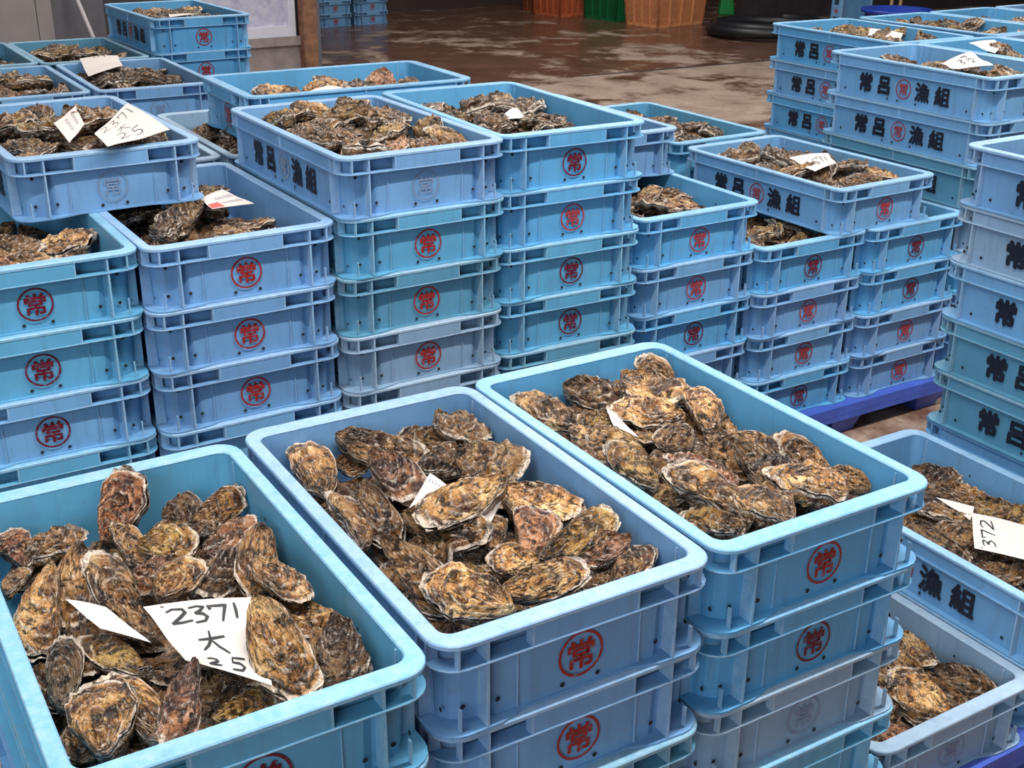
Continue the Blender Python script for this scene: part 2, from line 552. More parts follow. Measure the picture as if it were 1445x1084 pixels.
# ---- middle row
TOP['E'] = col_of('E', -1.012, 2.326, 31.5, 6, [
    ('teal', CR_, 'open blue crate at left edge, half under the crate with the 2371 and 25 note'),
    ('teal', CR_, 'second crate from top of the left edge stack, deep crimson emblem'),
    ('blue', CR_, 'third crate from top of the left edge stack, magenta-red emblem'),
    ('teal', None, 'fourth crate from top of the left edge stack, just above the front crate')], 'the middle stacks')
TOP['F'] = col_of('F', -.679, 2.52, 32.3, 6, [
    ('lav', R, 'open crate with a printed red-blocked slip, topping second stack from left'),
    ('lav', R, 'second crate from top of the second stack from left'),
    ('lav', R, 'third crate from top of the second stack from left'),
    ('blue', None, 'lowest visible crate of the second stack from left')], 'the middle stacks')
TOP['G'] = col_of('G', -.343, 2.727, 32.1, 7, [
    ('lav', GH, 'lavender crate of oysters with a worn-off emblem, topping the tall centre left stack', 1),
    ('teal', R, 'second crate from top of the tall centre left stack, below the worn-off emblem'),
    ('deep', R, 'third crate from top of the tall centre left stack'),
    ('grey', R, 'fourth crate from top of the tall centre left stack, grey-blue'),
    ('grey', None, 'fifth crate from top of the tall centre left stack, grey-blue')], 'the middle stacks')
TOP['H'] = col_of('H', -.019, 2.952, 29.9, 7, [
    ('sky', CR_, 'bright blue crate with a small white triangular tag, topping the central stack'),
    ('sky', PL, 'second crate from top of the central stack, patchy emblem'),
    ('teal', CR_, 'third crate from top of the central stack'),
    ('teal', CR_, 'fourth crate from top of the central stack'),
    ('deep', None, 'fifth crate from top of the central stack')], 'the middle stacks')
TOP['J'] = col_of('J', .303, 3.207, 31.5, 5, [
    ('sky', PL, 'open blue crate topping the shorter stack right of the central stack'),
    ('blue', PL, 'second crate from top of the shorter stack right of the central stack, smudged emblem'),
    ('sky', CR_, 'third crate from top of the shorter stack right of the central stack'),
    ('lav', None, 'fourth crate from top of the shorter stack right of the central stack')], 'the middle stacks')
TOP['K1'] = col_of('K1', .64, 3.394, 31.5, 4, [
    ('sky', CR_, 'half-covered top crate of the left pallet stack, under the 571 crate'),
    ('lav', PL, 'second crate from top of the left pallet stack, lavender'),
    ('blue', R, 'third crate from top of the left pallet stack'),
    ('sky', CR_, 'bottom crate of the left pallet stack, on the blue pallet')], 'the middle stacks')
TOP['K2'] = col_of('K2', .973, 3.589, 31.5, 4, [
    ('sky', CR_, 'half-covered top crate of the right pallet stack, under the 571 crate'),
    ('sky', CR_, 'second crate from top of the right pallet stack'),
    ('lav', PL, 'third crate from top of the right pallet stack, lavender'),
    ('lav', PL, 'bottom crate of the right pallet stack, pale lavender on the blue pallet')], 'the middle stacks')
TOP['K'] = crate(.846, 3.523, zl(5), math.radians(32.8), 'blue', PL, 'lettered crate of oysters with the 571 note, set across two pallet stacks')
TOP['ET'] = crate(-.98, 2.692, zl(7), math.radians(33.4), 'lav', GH, 'crate with the 2371 and 25 note, set askew over two stacks at left')
# ---- right back
TOP['L1'] = col_of('L1', 1.314, 3.792, 31.1, 7, [
    ('blue', PL, 'large lettered crate topping the nearer right back stack, white note inside'),
    ('blue', PL, 'second lettered crate from top of the nearer right back stack'),
    ('deep', PL, 'third lettered crate from top of the nearer right back stack, partly behind the 571 crate'),
    ('grey', PL, 'fourth crate of the nearer right back stack, mostly behind the 571 crate')], 'the right back stacks')
TOP['L1b'] = col_of('L1b', 1.65, 3.996, 31.5, 7, [('sky', None, 'crate with a blue-written note beside the nearer right back stack')], 'the right back stacks')
TOP['L1c'] = col_of('L1c', 1.985, 4.2, 31.5, 7, [('lav', None, 'sliver of a lavender crate at right edge beyond the blue-written note')], 'the right back stacks')
x_, y_ = stack_at(1.274, 4.515, 31.5, 0, .012)
TOP['L0'] = col_of('L0', x_, y_, 30.0, 7, [
    ('sky', PL, 'lettered crate with a red-stamped slip, topping the farther right back stack'),
    ('blue', PL, 'second lettered crate from top of the farther right back stack'),
    ('sky', PL, 'third lettered crate from top of the farther right back stack'),
    ('sky', PL, 'fourth crate of the farther right back stack, mostly hidden')], 'the right back stacks')
TOP['L0b'] = col_of('L0b', 1.655, 4.76, 33, 7, [('sky', None, 'blue crate heaped with oysters next to the red-stamped slip crate, far right')], 'the right back stacks')
TOP['L0c'] = col_of('L0c', 1.995, 4.98, 33, 7, [('sky', None, 'far crate with a few oysters at the top right')], 'the right back stacks')
TOP['L0d'] = col_of('L0d', 2.34, 5.20, 33, 7, [('lav', None, 'farthest crate in the top right corner, only its back rim showing')], 'the right back stacks')
# ---- behind the middle row
TOP['I1'] = crate(.126, 3.515, zl(6), math.radians(31.5), 'lav', None, 'lavender crate corner poking out behind the central stack')
hidden(*stack_at(.303, 3.207, 31.5, 0, .668), 31.5, 1, 5, 'the stacks behind the middle row')
TOP['I2'] = col_of('I2', .488, 4.099, 32.4, 5, [('teal', None, 'open teal crate behind the central stack, near the bare floor'),
    ('deep', None, 'crate under the open teal crate behind the central stack')], 'the stacks behind the middle row')
TOP['F2'] = col_of('F2', -.686, 3.304, 31.5, 6, [('grey', None, 'dark-filled open crate between the two raised crates left of centre')], 'the stacks behind the middle row')
TOP['F3'] = col_of('F3', -1.031, 3.109, 31.5, 6, [('grey', None, 'mostly covered crate behind the one with the 25 note, one corner showing')], 'the stacks behind the middle row')
hidden(*stack_at(-.686, 3.304, 31.5, .391, 0), 31.5, 1, 6, 'the stacks behind the middle row')
TOP['H2'] = crate(-.479, 3.363, zl(7), math.radians(-59.5), 'sky', PL, 'bright blue crate turned crosswise behind the tall centre left stack')
# ---- left back
TOP['N3'] = col_of('N3', -1.636, 4.008, 31.5, 6, [('blue', None, 'blue crate of oysters at left edge, behind the 2371 and 25 note crate')], 'the left back stacks')
TOP['N2'] = col_of('N2', -1.29, 4.216, 30.7, 6, [('lav', GH, 'lavender-blue crate with a large white note draped inside, left back')], 'the left back stacks')
TOP['N4'] = col_of('N4', -2.006, 4.587, 31.5, 6, [('deep', None, 'crate cut by the left edge in the farthest left row')], 'the left back stacks')
TOP['N1'] = col_of('N1', -1.665, 4.768, 32.0, 6, [('deep', None, 'teal crate against the grey wall, left back, without a note')], 'the left back stacks')
TOP['P'] = col_of('P', -1.343, 5.022, 33.4, 7, [
    ('sky', R, 'topmost blue crate of the back stack beside the frosted door'),
    ('sky', R, 'second crate of the back stack beside the frosted door')], 'the left back stacks')

# ---------------------------------------------------------------- pallets
def pallet(x, y, yaw, w, l, label, group=None):
    b = MB(); hw, hl, h = w / 2, l / 2, Z0 - .0006
    b.box(-hw, hw, -hl, hl, h - .028, h)
    def leg(cx, cy, sx, sy):
        top = [(cx + i * sx, cy + j * sy, h - .027) for i, j in ((-1, -1), (1, -1), (1, 1), (-1, 1))]
        bot = [(cx + i * sx * .62, cy + j * sy * .62, 0.0) for i, j in ((-1, -1), (1, -1), (1, 1), (-1, 1))]
        b.loft([bot, top], cap0=True)
    nx = max(3, round(w / .42) + 1)
    for i in range(nx):
        for cy in (-hl + .06, 0, hl - .06):
            leg(-hw + .07 + (w - .14) * i / (nx - 1), cy, .065, .055)
    for cy in (-hl + .004, hl - .004):
        b.box(-hw, hw, cy - .004, cy + .004, h - .044, h - .027)
    o = obj('pallet', b.mesh('pallet'), None, [M['pallet']])
    o.location = (x, y, 0); o.rotation_euler = (0, 0, math.radians(yaw))
    return tag(o, label, 'pallet', group)


gp = 'pallets buried under the stacks'
hp = 'blue plastic pallet buried under a group of crate stacks'
pallet(*stack_at(-.075, 1.466, 31.3, 0, 0), 31.3, 1.19, .68, hp, gp)
pallet(*stack_at(.905, 2.124, 31.5, .02, 0), 31.5, 1.20, .68, 'blue plastic pallet under the low crates at bottom right')
pallet(*stack_at(-.68, 2.525, 31.8, 0, 0), 31.8, 1.19, .645, hp, gp)
pallet(*stack_at(-.019, 2.952, 30.2, 0, 0), 30.2, .392, .68, hp, gp)
pallet(*stack_at(.64, 3.394, 31.5, 0, 0), 31.5, 1.18, .69, 'blue plastic pallet on the wet floor under the two pallet stacks')
pallet(*stack_at(1.65, 3.996, 31.5, 0, 0), 31.5, 1.18, .60, hp, gp)
pallet(*stack_at(1.80, 4.85, 32, .01, 0), 32, 1.56, .60, hp, gp)
pallet(*stack_at(-.686, 3.304, 31.5, .02, 0), 31.5, 1.20, .62, hp, gp)
pallet(*stack_at(.303, 3.207, 31.5, 0, .668), 31.5, .40, .66, hp, gp)
pallet(.488, 4.099, 32.4, .40, .66, hp, gp)
pallet(*stack_at(-1.463, 4.112, 31, 0, 0), 31, .80, .66, hp, gp)
pallet(*stack_at(-1.665, 4.785, 32.3, 0, .0), 32.3, 1.20, .66, hp, gp)


# ---------------------------------------------------------------- oysters
def oyster_shape(seed, n=52, mr=34, wn=.29, bend=.08, beak=.10):
    """two valves of one oyster, unit length along +Y (hinge at -.5), as (verts, faces, attributes) each"""
    rnd = random.Random(seed)
    off = Vector((seed * 7.3, seed * 3.1, seed * 1.7))
    outl = []
    half = n // 2
    um = rnd.uniform(.54, .66); asym = rnd.uniform(-.07, .07); bt = rnd.uniform(2.0, 2.6)
    def hw(u):
        if u > um: return wn * max(0, 1 - ((u - um) / (1 - um)) ** bt) ** (1 / bt)
        return beak * max(0, 1 - (1 - u / um * .999) ** 6) ** .5 + (wn - beak) * math.sin(PI / 2 * u / um) ** 1.15
    us = [.5 - .5 * math.cos(PI * i / half) for i in range(half + 1)]
    pts = [(hw(u), u) for u in us] + [(-hw(u), u) for u in reversed(us[1:-1])]
    bx = rnd.choice((-1, 1)) * bend * rnd.uniform(.5, 1.3)
    for i, (x, u) in enumerate(pts):
        q = Vector((x * 2.5, u * 2.5, 0)) + off
        x2 = x + bx * math.sin(PI * u) + asym * u + .055 * noise.noise(q) + .022 * noise.noise(q * 3.1)
        y2 = u + .05 * noise.noise(q + Vector((5, 9, 2))) * u + .02 * noise.noise(q * 3.3 + Vector((1, 4, 8)))
        outl.append(Vector((x2, y2)))
    nn = len(outl); H = Vector((outl[0].x * .5 + outl[-1].x * .5, .02))
    K = rnd.uniform(5.0, 7.5)
    hu, hl = rnd.uniform(.10, .15), rnd.uniform(.17, .23)
    ph = [1.3 * noise.noise(Vector((o.x * 4, o.y * 4, 3)) + off) for o in outl]
    valves = []
    for lower in (0, 1):
        vs, fs, G, A, LP = [], [], [], [], []
        for k in range(mr + 1):
            t = .04 + .96 * (k / mr) ** .9
            for i, o in enumerate(outl):
                f = (t * K + .55 * ph[i]) % 1.0
                fr = noise.noise(Vector((i * .55, t * 9, lower * 5)) + off)
                grow = 1 + (.035 if lower else .0) * t
                r = t * grow * (1 + .05 * (f ** 2) * fr * t)
                p = H + (o - H) * r
                if k == mr:
                    p = H + (o - H) * (grow * (1 + .06 * fr))
                dome = (1 - t ** 2.6) * (.42 + .95 * t)
                rib = noise.noise(Vector((i * 2 * PI / nn * 6, t * 1.5, 7)) + off)
                lumps = noise.noise(Vector((p.x * 6, p.y * 6, 1 + lower * 3)) + off) + .5 * noise.noise(Vector((p.x * 14, p.y * 14, 2)) + off)
                step = (f ** 3) * .034 * min(1, t * 2) * (.7 + .8 * fr) + .012 * fr * f
                h = (hl if lower else hu) * dome * (1 + .35 * lumps) + step * (1.2 if lower else 1.0) + .030 * rib * t * (1 - t) * 4 + .016 * lumps
                curl = .06 * noise.noise(Vector((i * .33, 4, 2)) + off) * t ** 4       # wavy commissure, shared by both valves
                if k == mr: h = .002
                z = curl + (-(h + .006) if lower else h + .004)
                vs.append((p.x, p.y - .5, z)); G.append(t); A.append(abs(i - nn / 2) / nn * 2)
                lpv = max(0.0, min(1.0, (f - .82) * 7)) * (.4 + .5 * t) * max(0, .6 + 1.3 * fr)
                if t > .965: lpv = max(lpv, .75)
                LP.append(max(0, min(1, lpv)))
        for k in range(mr):
            for i in range(nn):
                j = (i + 1) % nn
                a, b_, c, d = k * nn + i, k * nn + j, (k + 1) * nn + j, (k + 1) * nn + i
                fs.append((a, d, c, b_) if lower else (a, b_, c, d))
        ce = tuple(range(nn))
        fs.append(ce if lower else tuple(reversed(ce)))
        valves.append((vs, fs, G, A, LP))
    return valves


def valve_mesh(name, parts, low=False):
    vs, fs, G, A, LP, LW = [], [], [], [], [], []
    for k, (v, f, g, a, l) in enumerate(parts):
        n = len(vs); vs += v; fs += [tuple(i + n for i in q) for q in f]; G += g; A += a; LP += l
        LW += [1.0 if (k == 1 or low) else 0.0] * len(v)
    me = mesh(name, vs, fs, None, True)
    for nm, data in (('growth', G), ('around', A), ('lip', LP), ('cupped', LW)):
        at = me.attributes.new(nm, 'FLOAT', 'POINT'); at.data.foreach_set('value', data)
    me.materials.append(M['oyster'])
    return me


SHAPES = []
for k, (wn, bd, bk) in enumerate([(.30, .05, .10), (.25, .09, .08), (.33, .04, .12), (.21, .10, .08), (.28, .12, .07), (.36, .05, .12), (.24, .03, .11), (.31, .10, .06), (.27, .02, .13), (.22, .13, .09)]):
    up, lo = oyster_shape(11 + k * 5, wn=wn, bend=bd, beak=bk)
    SHAPES.append(dict(w=2 * wn, up=valve_mesh('oyster_upper_valve', [up]), lo=valve_mesh('oyster_lower_valve', [lo], True), both=valve_mesh('oyster_whole', [up, lo])))

TONE = {'t': (.80, .74, .66), 'l': (1.05, .96, .84), 'd': (.34, .30, .29), 'b': (.56, .48, .41), 'o': (.62, .58, .38), 'p': (.74, .54, .58), 'w': (1.15, 1.06, 1.02), 'k': (.20, .20, .24), 'g': (.54, .50, .49)}
OYS = [0]


def put_oyster(p1, p2, width, roll, tone, label, group, shape=None, parts=True, thick=1.0, toward=.35):
    """hinge at p1, bill at p2 (world), width in metres; roll turns the cupped valve up"""
    p1, p2 = Vector(p1), Vector(p2)
    ax = p2 - p1; ln = ax.length; ax.normalize()
    mid = (p1 + p2) / 2
    up = Vector((0, 0, 1)) + (CAM - mid).normalized() * toward
    up = (up - ax * up.dot(ax)).normalized()
    q = Matrix.Rotation(math.radians(roll), 3, ax) @ up
    x = ax.cross(q).normalized()
    ratio = width / ln
    if shape is None:
        best = sorted(range(len(SHAPES)), key=lambda i: abs(SHAPES[i]['w'] - ratio))[:4]
        shape = random.choice(best)
    sh = SHAPES[shape]
    sx = max(.7, min(1.5, ratio / sh['w'])) * ln
    th = ln * thick * min(1.15, max(.7, ratio / .52))
    mtx = Matrix((( x.x * sx, ax.x * ln, q.x * th, mid.x), (x.y * sx, ax.y * ln, q.y * th, mid.y), (x.z * sx, ax.z * ln, q.z * th, mid.z), (0, 0, 0, 1)))
    tc = TONE[tone]; j = random.uniform(.88, 1.12); col = (tc[0] * j, tc[1] * j, tc[2] * j, 1)
    OYS[0] += 1
    if parts:
        r = bpy.data.objects.new('oyster', None); r.empty_display_size = .02; link(r)
        r.matrix_world = mtx
        for nm, key in (('upper_shell', 'up'), ('lower_shell', 'lo')):
            o = obj(nm, sh[key], r); o.color = col
    else:
        r = obj('oyster', sh['both']); r.matrix_world = mtx; r.color = col
    tag(r, label, 'oyster', group)
    return r


def inside(c, p1, p2, wid):
    """move a shell sideways until it fits between the walls of its crate"""
    t = c.rotation_euler.z; bx = Vector((math.cos(t), math.sin(t), 0)); ay = Vector((-math.sin(t), math.cos(t), 0))
    mid = (p1 + p2) / 2; d = p2 - p1; r = mid - c.location; ax = d.normalized()
    sd = ax.cross(Vector((0, 0, 1))); sd.normalize()
    sh = Vector((0, 0, 0))
    for e, half in ((bx, W / 2 - .027), (ay, L / 2 - .034)):
        ext = max(abs(d.dot(e)) / 2, (abs(d.dot(e)) * .30 + abs(sd.dot(e)) * wid * .5))
        lim = max(0.0, half - ext); q = r.dot(e)
        sh += e * (max(-lim, min(lim, q)) - q)
    return p1 + sh, p2 + sh


LMAX = .142


def settle(x1, y1, h1, x2, y2, h2, rim):
    """a shell that would be longer than a real one is tilted instead: its far end up, its near end down"""
    far1 = y1 < y2
    for k in range(40):
        d = k * .003
        a = at_z(x1, y1, rim + h1 + (d * .6 if far1 else -d * .4)); b = at_z(x2, y2, rim + h2 + (-d * .4 if far1 else d * .6))
        if (b - a).length <= LMAX: break
    return a, b


def px_oysters(key, items, where, group):
    c = TOP[key]; rim = c.location.z + HC
    for (x1, y1, x2, y2, wpx, h1, h2, roll, tone, text) in items:
        p1, p2 = settle(x1, y1, h1, x2, y2, h2, rim)
        # pixels across -> metres across, for a shell lying as it will lie
        ax = (p2 - p1).normalized(); mid = (p1 + p2) / 2
        up = Vector((0, 0, 1)) + (CAM - mid).normalized() * .35
        up = (up - ax * up.dot(ax)).normalized(); x = ax.cross(up).normalized()
        a = px_of(mid - x * .01); b = px_of(mid + x * .01)
        ln2 = math.hypot(x2 - x1, y2 - y1) or 1
        # only the part of that which runs across the drawn axis counts
        nx, ny = -(y2 - y1) / ln2, (x2 - x1) / ln2
        per_m = max(220, abs((b[0] - a[0]) * nx + (b[1] - a[1]) * ny) / .02)
        wid = wpx / per_m; ln = (p2 - p1).length
        wid = max(.34 * ln, min(.95 * ln, wid, .098)) if ln > .05 else max(.03, min(wid, .06))
        p1, p2 = inside(c, p1, p2, wid)
        put_oyster(p1, p2, wid, roll + random.uniform(-16, 16), tone, text + ', ' + where, group)


A_O = [
 (150, 768, 183, 664, 62, -.060, .012, 0, 'p', 'tall pinkish oyster leaning on the back wall'),
 (36, 792, 116, 748, 46, -.052, -.045, 170, 't', 'tan rough oyster at the back wall left of the tall pinkish one'),
 (32, 792, -14, 745, 42, -.055, -.045, 0, 'p', 'pink crusted oyster at the left photo edge'),
 (200, 800, 170, 735, 36, -.05, -.035, 20, 't', 'ribbed tan oyster just right of the tall pinkish one'),
 (196, 778, 270, 748, 52, -.040, -.036, 0, 'o', 'dark olive oval oyster in the back half'),
 (228, 733, 280, 704, 44, -.06, -.048, 180, 'd', 'dark oyster with a whitish crest near the back wall'),
 (283, 735, 352, 694, 34, -.058, -.03, 10, 'b', 'brown fishtail-shaped oyster in the back right corner'),
 (292, 792, 346, 730, 44, -.045, -.028, 180, 'p', 'purplish lumpy oyster below the fishtail-shaped one'),
 (266, 758, 312, 742, 22, -.05, -.045, 0, 'd', 'thin dark shell between the olive and purplish oysters'),
 (383, 742, 378, 842, 64, -.045, -.04, 0, 'b', 'large brown oyster standing along the right wall'),
 (362, 798, 436, 846, 46, -.025, -.022, 180, 'w', 'whitish frilly oyster lying on the brown one at right'),
 (388, 852, 468, 894, 54, -.052, -.045, 0, 't', 'tan rippled oyster half under the biggest one at right'),
 (222, 846, 284, 792, 46, -.035, -.026, 0, 'l', 'light tan oyster touching the top of the note'),
 (234, 796, 186, 834, 40, -.045, -.04, 180, 'p', 'small purple-pink oyster in the middle'),
 (345, 792, 295, 846, 50, -.058, -.055, 180, 'd', 'dark olive oyster sunk behind the note'),
 (216, 902, 142, 778, 58, -.022, -.012, 0, 'g', 'long wet grey oyster left of the note'),
 (112, 772, 92, 882, 50, -.04, -.035, 0, 'b', 'ribbed brown oyster left of the wet grey one'),
 (62, 806, 40, 934, 44, -.03, -.025, 20, 't', 'long narrow tan oyster beside the left rim'),
 (46, 826, 4, 898, 50, -.06, -.055, 0, 'd', 'dark oyster wedged against the left rim'),
 (-8, 842, 26, 806, 26, -.05, -.05, 0, 'b', 'small brown oyster at the left edge above the dark wedge'),
 (74, 1002, 80, 902, 54, -.045, -.035, 0, 'k', 'black-banded oyster near the left rim'),
 (214, 952, 126, 896, 48, -.048, -.04, 0, 'o', 'olive-yellow oyster under the small slip'),
 (102, 886, 132, 952, 42, -.06, -.055, 180, 'b', 'brown oyster sunk right of the black-banded one'),
 (122, 1074, 108, 974, 98, -.026, -.012, 0, 't', 'biggest tan oyster at the front left corner'),
 (242, 1046, 150, 954, 54, -.030, -.022, 0, 't', 'tan oyster with growth rings near the front rim'),
 (276, 944, 256, 1050, 54, -.018, -.022, 180, 'p', 'reddish-brown oyster below the note'),
 (300, 1020, 390, 984, 46, -.052, -.045, 0, 'o', 'olive oyster at the front rim below the note'),
 (184, 1028, 186, 1082, 38, -.055, -.055, 0, 'b', 'small round oyster at the front rim'),
 (272, 934, 218, 966, 36, -.056, -.055, 0, 'd', 'dark oyster under the lower left of the note'),
 (364, 850, 424, 986, 84, .008, .002, 0, 't', 'largest oyster, lying over the right end of the note'),
 (446, 892, 470, 968, 34, -.045, -.045, 0, 'b', 'brown oyster right of the largest one'),
 (456, 982, 472, 938, 26, -.05, -.045, 0, 't', 'small ribbed oyster at the front rim, right side'),
 (512, 872, 516, 972, 80, -.030, -.045, 180, 'd', 'broad dark brown oyster in the front right corner'),
 (44, 930, 58, 1012, 34, -.058, -.055, 0, 'd', 'dark narrow oyster along the left rim'),
 (322, 940, 372, 965, 34, -.06, -.06, 0, 'd', 'shadowed oyster under the bottom edge of the note'),
]
B_O = [
 (456, 694, 424, 620, 60, -.042, -.022, 0, 't', 'frilly tan oyster in the back left corner'),
 (474, 618, 596, 650, 42, -.040, -.036, 15, 'g', 'long grey-brown oyster along the back wall'),
 (652, 620, 558, 620, 34, -.050, -.045, 0, 'd', 'dark oyster behind the long grey-brown one'),
 (638, 590, 708, 616, 50, -.025, -.028, 170, 'b', 'brown oyster raised at the back right'),
 (472, 652, 520, 646, 38, -.058, -.055, 0, 'b', 'small oyster sunk right of the frilly one'),
 (524, 650, 588, 702, 52, -.035, -.030, 180, 'p', 'pinkish crusted oyster left of the upright white tag'),
 (584, 670, 662, 630, 42, -.042, -.036, 0, 'd', 'dark oyster behind the upright white tag'),
 (668, 644, 688, 678, 26, -.055, -.055, 0, 't', 'small tan oyster in the gap at back right'),
 (679, 637, 772, 652, 66, -.028, -.022, 180, 't', 'broad frilly tan oyster by the right wall'),
 (510, 776, 468, 694, 46, -.040, -.030, 25, 'b', 'brown ridged oyster along the left rim'),
 (520, 684, 556, 768, 54, -.042, -.035, 0, 'd', 'dark oyster right of the brown ridged one'),
 (716, 674, 586, 726, 50, .004, .006, 0, 't', 'large tan oyster lying over the upright white tag'),
 (574, 728, 686, 760, 46, -.025, -.024, 15, 'b', 'dark-lipped oyster under the large tan one'),
 (714, 692, 826, 718, 52, -.030, -.030, 0, 'w', 'whitish brown oyster near the right wall'),
 (736, 792, 744, 714, 58, -.025, -.010, 0, 'p', 'purple and white patched oyster in the middle'),
 (760, 790, 866, 722, 46, -.012, -.012, 10, 'o', 'olive pointed oyster reaching to the right wall'),
 (700, 782, 706, 728, 24, -.040, -.036, 0, 't', 'narrow tan oyster left of the purple and white one'),
 (888, 772, 784, 784, 48, -.035, -.032, 180, 'p', 'plum-purple oyster below the olive pointed one'),
 (564, 782, 638, 772, 58, -.042, -.036, 0, 'd', 'dark wet oyster with a tan patch, left half'),
 (520, 768, 606, 878, 58, -.024, -.020, 15, 'g', 'long grey-brown oyster along the front left rim'),
 (762, 794, 690, 796, 38, -.024, -.016, 0, 'l', 'small spoon-shaped tan oyster in the front half'),
 (730, 870, 610, 814, 64, -.004, -.004, 0, 'l', 'smooth light tan oyster nearest the front rim'),
 (700, 838, 828, 798, 44, -.012, -.008, 15, 't', 'long golden oyster along the front rim'),
 (868, 828, 914, 768, 50, -.040, -.028, 0, 'b', 'brown oyster in the front right corner'),
 (872, 806, 812, 832, 28, -.050, -.05, 0, 'd', 'thin dark oyster by the front rim, right side'),
 (608, 886, 652, 880, 38, -.052, -.052, 0, 'w', 'cream speckled oyster in the front left corner'),
 (664, 800, 702, 838, 28, -.050, -.045, 0, 'o', 'olive oyster sunk behind the smooth tan one'),
]
C_O = [
 (814, 610, 740, 550, 52, -.036, -.028, 15, 't', 'tan oyster with a pale rim in the back left corner'),
 (780, 541, 870, 560, 36, -.040, -.036, 15, 'd', 'dark oyster along the back wall'),
 (870, 540, 872, 568, 18, -.05, -.05, 0, 't', 'small tan oyster by the back wall'),
 (876, 534, 966, 562, 48, -.022, -.018, 0, 'l', 'smooth pale tan oyster in the back half'),
 (956, 566, 920, 498, 42, -.060, -.004, 0, 'g', 'pointed grey oyster standing in the back right corner'),
 (966, 594, 862, 572, 38, -.024, -.020, 15, 'w', 'white-frilled long oyster over the small printed slip'),
 (1002, 608, 980, 546, 50, -.035, -.014, 0, 'w', 'whitish pink oyster standing near the right wall'),
 (1010, 578, 1036, 612, 24, -.052, -.05, 0, 'b', 'small oyster tucked by the right wall'),
 (872, 598, 812, 592, 24, -.048, -.045, 0, 'o', 'olive oyster sunk left of the printed slip'),
 (902, 632, 832, 602, 34, -.034, -.03, 10, 't', 'tan oyster below the printed slip'),
 (806, 604, 840, 622, 22, -.04, -.036, 0, 'w', 'little white-edged oyster near the left rim'),
 (814, 614, 862, 652, 42, -.048, -.044, 0, 'g', 'grey-brown oyster along the left rim'),
 (926, 690, 878, 622, 50, -.022, -.012, 0, 'o', 'olive black-spotted oyster at the left rim'),
 (900, 610, 922, 624, 24, -.04, -.036, 0, 't', 'small tan knob-like oyster right of the slip'),
 (972, 636, 928, 608, 40, -.034, -.028, 0, 'g', 'grey white-frilled oyster in the middle'),
 (1038, 692, 952, 640, 46, -.018, -.012, 15, 'p', 'pinkish tan oyster in the middle'),
 (1000, 604, 1032, 640, 34, -.046, -.044, 0, 'd', 'dark oyster between the pinkish tan and whitish ones'),
 (1000, 632, 1104, 640, 52, -.022, -.022, 0, 'b', 'brown ridged oyster right of the middle'),
 (1040, 634, 1110, 702, 52, -.020, -.016, 20, 'd', 'dark oyster with a pale lip, right half'),
 (1182, 674, 1116, 606, 42, -.052, -.010, 0, 'b', 'pointed brown oyster leaning on the right wall'),
 (1198, 706, 1096, 660, 64, -.004, .0, 0, 'l', 'broad pale tan oyster near the front right rim'),
 (1230, 692, 1164, 668, 30, -.038, -.034, 0, 't', 'narrow oyster in the front right corner'),
 (1058, 746, 938, 660, 50, -.016, -.012, 10, 't', 'long brown oyster running to the front rim'),
 (1120, 738, 1038, 688, 58, -.016, -.012, 0, 't', 'tan oyster with squiggly ripples at the front rim'),
 (1052, 752, 968, 722, 52, -.030, -.024, 0, 'o', 'golden olive oyster in the front left corner'),
 (930, 690, 960, 712, 30, -.034, -.032, 0, 't', 'tan oyster beside the left rim, front half'),
 (1098, 704, 1140, 728, 22, -.046, -.044, 0, 'd', 'thin dark shell by the front rim'),
 (944, 720, 970, 738, 24, -.04, -.036, 0, 'k', 'dark shell with a white edge at the left rim'),
]
D_O = [
 (1286, 664, 1350, 684, 34, -.052, -.05, 10, 'd', 'dark oyster against the back wall'),
 (1324, 692, 1402, 714, 28, -.048, -.045, 10, 'b', 'brown oyster behind the plain slip'),
 (1372, 710, 1456, 738, 36, -.045, -.04, 10, 'o', 'olive oyster behind the 372 note'),
 (1372, 738, 1288, 712, 38, -.04, -.036, 10, 'b', 'wide brown oyster left of the 372 note'),
 (1376, 772, 1322, 742, 36, -.042, -.038, 0, 'b', 'knobbly oyster touching the 372 note'),
 (1288, 738, 1362, 800, 32, -.045, -.042, 10, 'd', 'dark ridged oyster along the left rim'),
 (1362, 782, 1450, 815, 46, -.055, -.052, 0, 'd', 'shadowed oyster below the 372 note'),
]
E_O = [
 (1272, 892, 1312, 938, 34, -.05, -.045, 0, 't', 'tan oyster at the back wall'),
 (1352, 1018, 1266, 948, 54, -.036, -.03, 0, 'l', 'large tan oyster with ring pattern'),
 (1322, 946, 1410, 992, 36, -.048, -.045, 10, 'd', 'dark oyster by the right wall'),
 (1264, 982, 1328, 1030, 34, -.046, -.044, 10, 'd', 'dark streaked oyster at the front rim'),
 (1288, 1038, 1242, 1058, 40, -.045, -.045, 0, 'p', 'reddish oyster in the front left corner'),
 (1306, 952, 1252, 918, 30, -.044, -.042, 0, 'b', 'brown oyster behind the ringed one'),
]
px_oysters('A', A_O, 'front left crate', 'oysters in the front left crate')
px_oysters('B', B_O, 'front centre crate', 'oysters in the front centre crate')
px_oysters('C', C_O, 'crate right of front centre', 'oysters in the crate right of front centre')
px_oysters('D', D_O, 'crate with the 372 note', 'oysters in the crate with the 372 note')
px_oysters('D2', E_O, 'low crate at bottom right', 'oysters in the low crate at bottom right')

ORD = ['first', 'second', 'third', 'fourth', 'fifth', 'sixth']
TN = {'t': 'tan', 'l': 'pale tan', 'd': 'dark', 'b': 'brown', 'o': 'olive', 'p': 'pinkish', 'w': 'whitish', 'k': 'black', 'g': 'grey-brown'}
ROWN = {1: ['only'], 2: ['back', 'front'], 3: ['back', 'middle', 'front'], 4: ['back', 'second', 'third', 'front']}


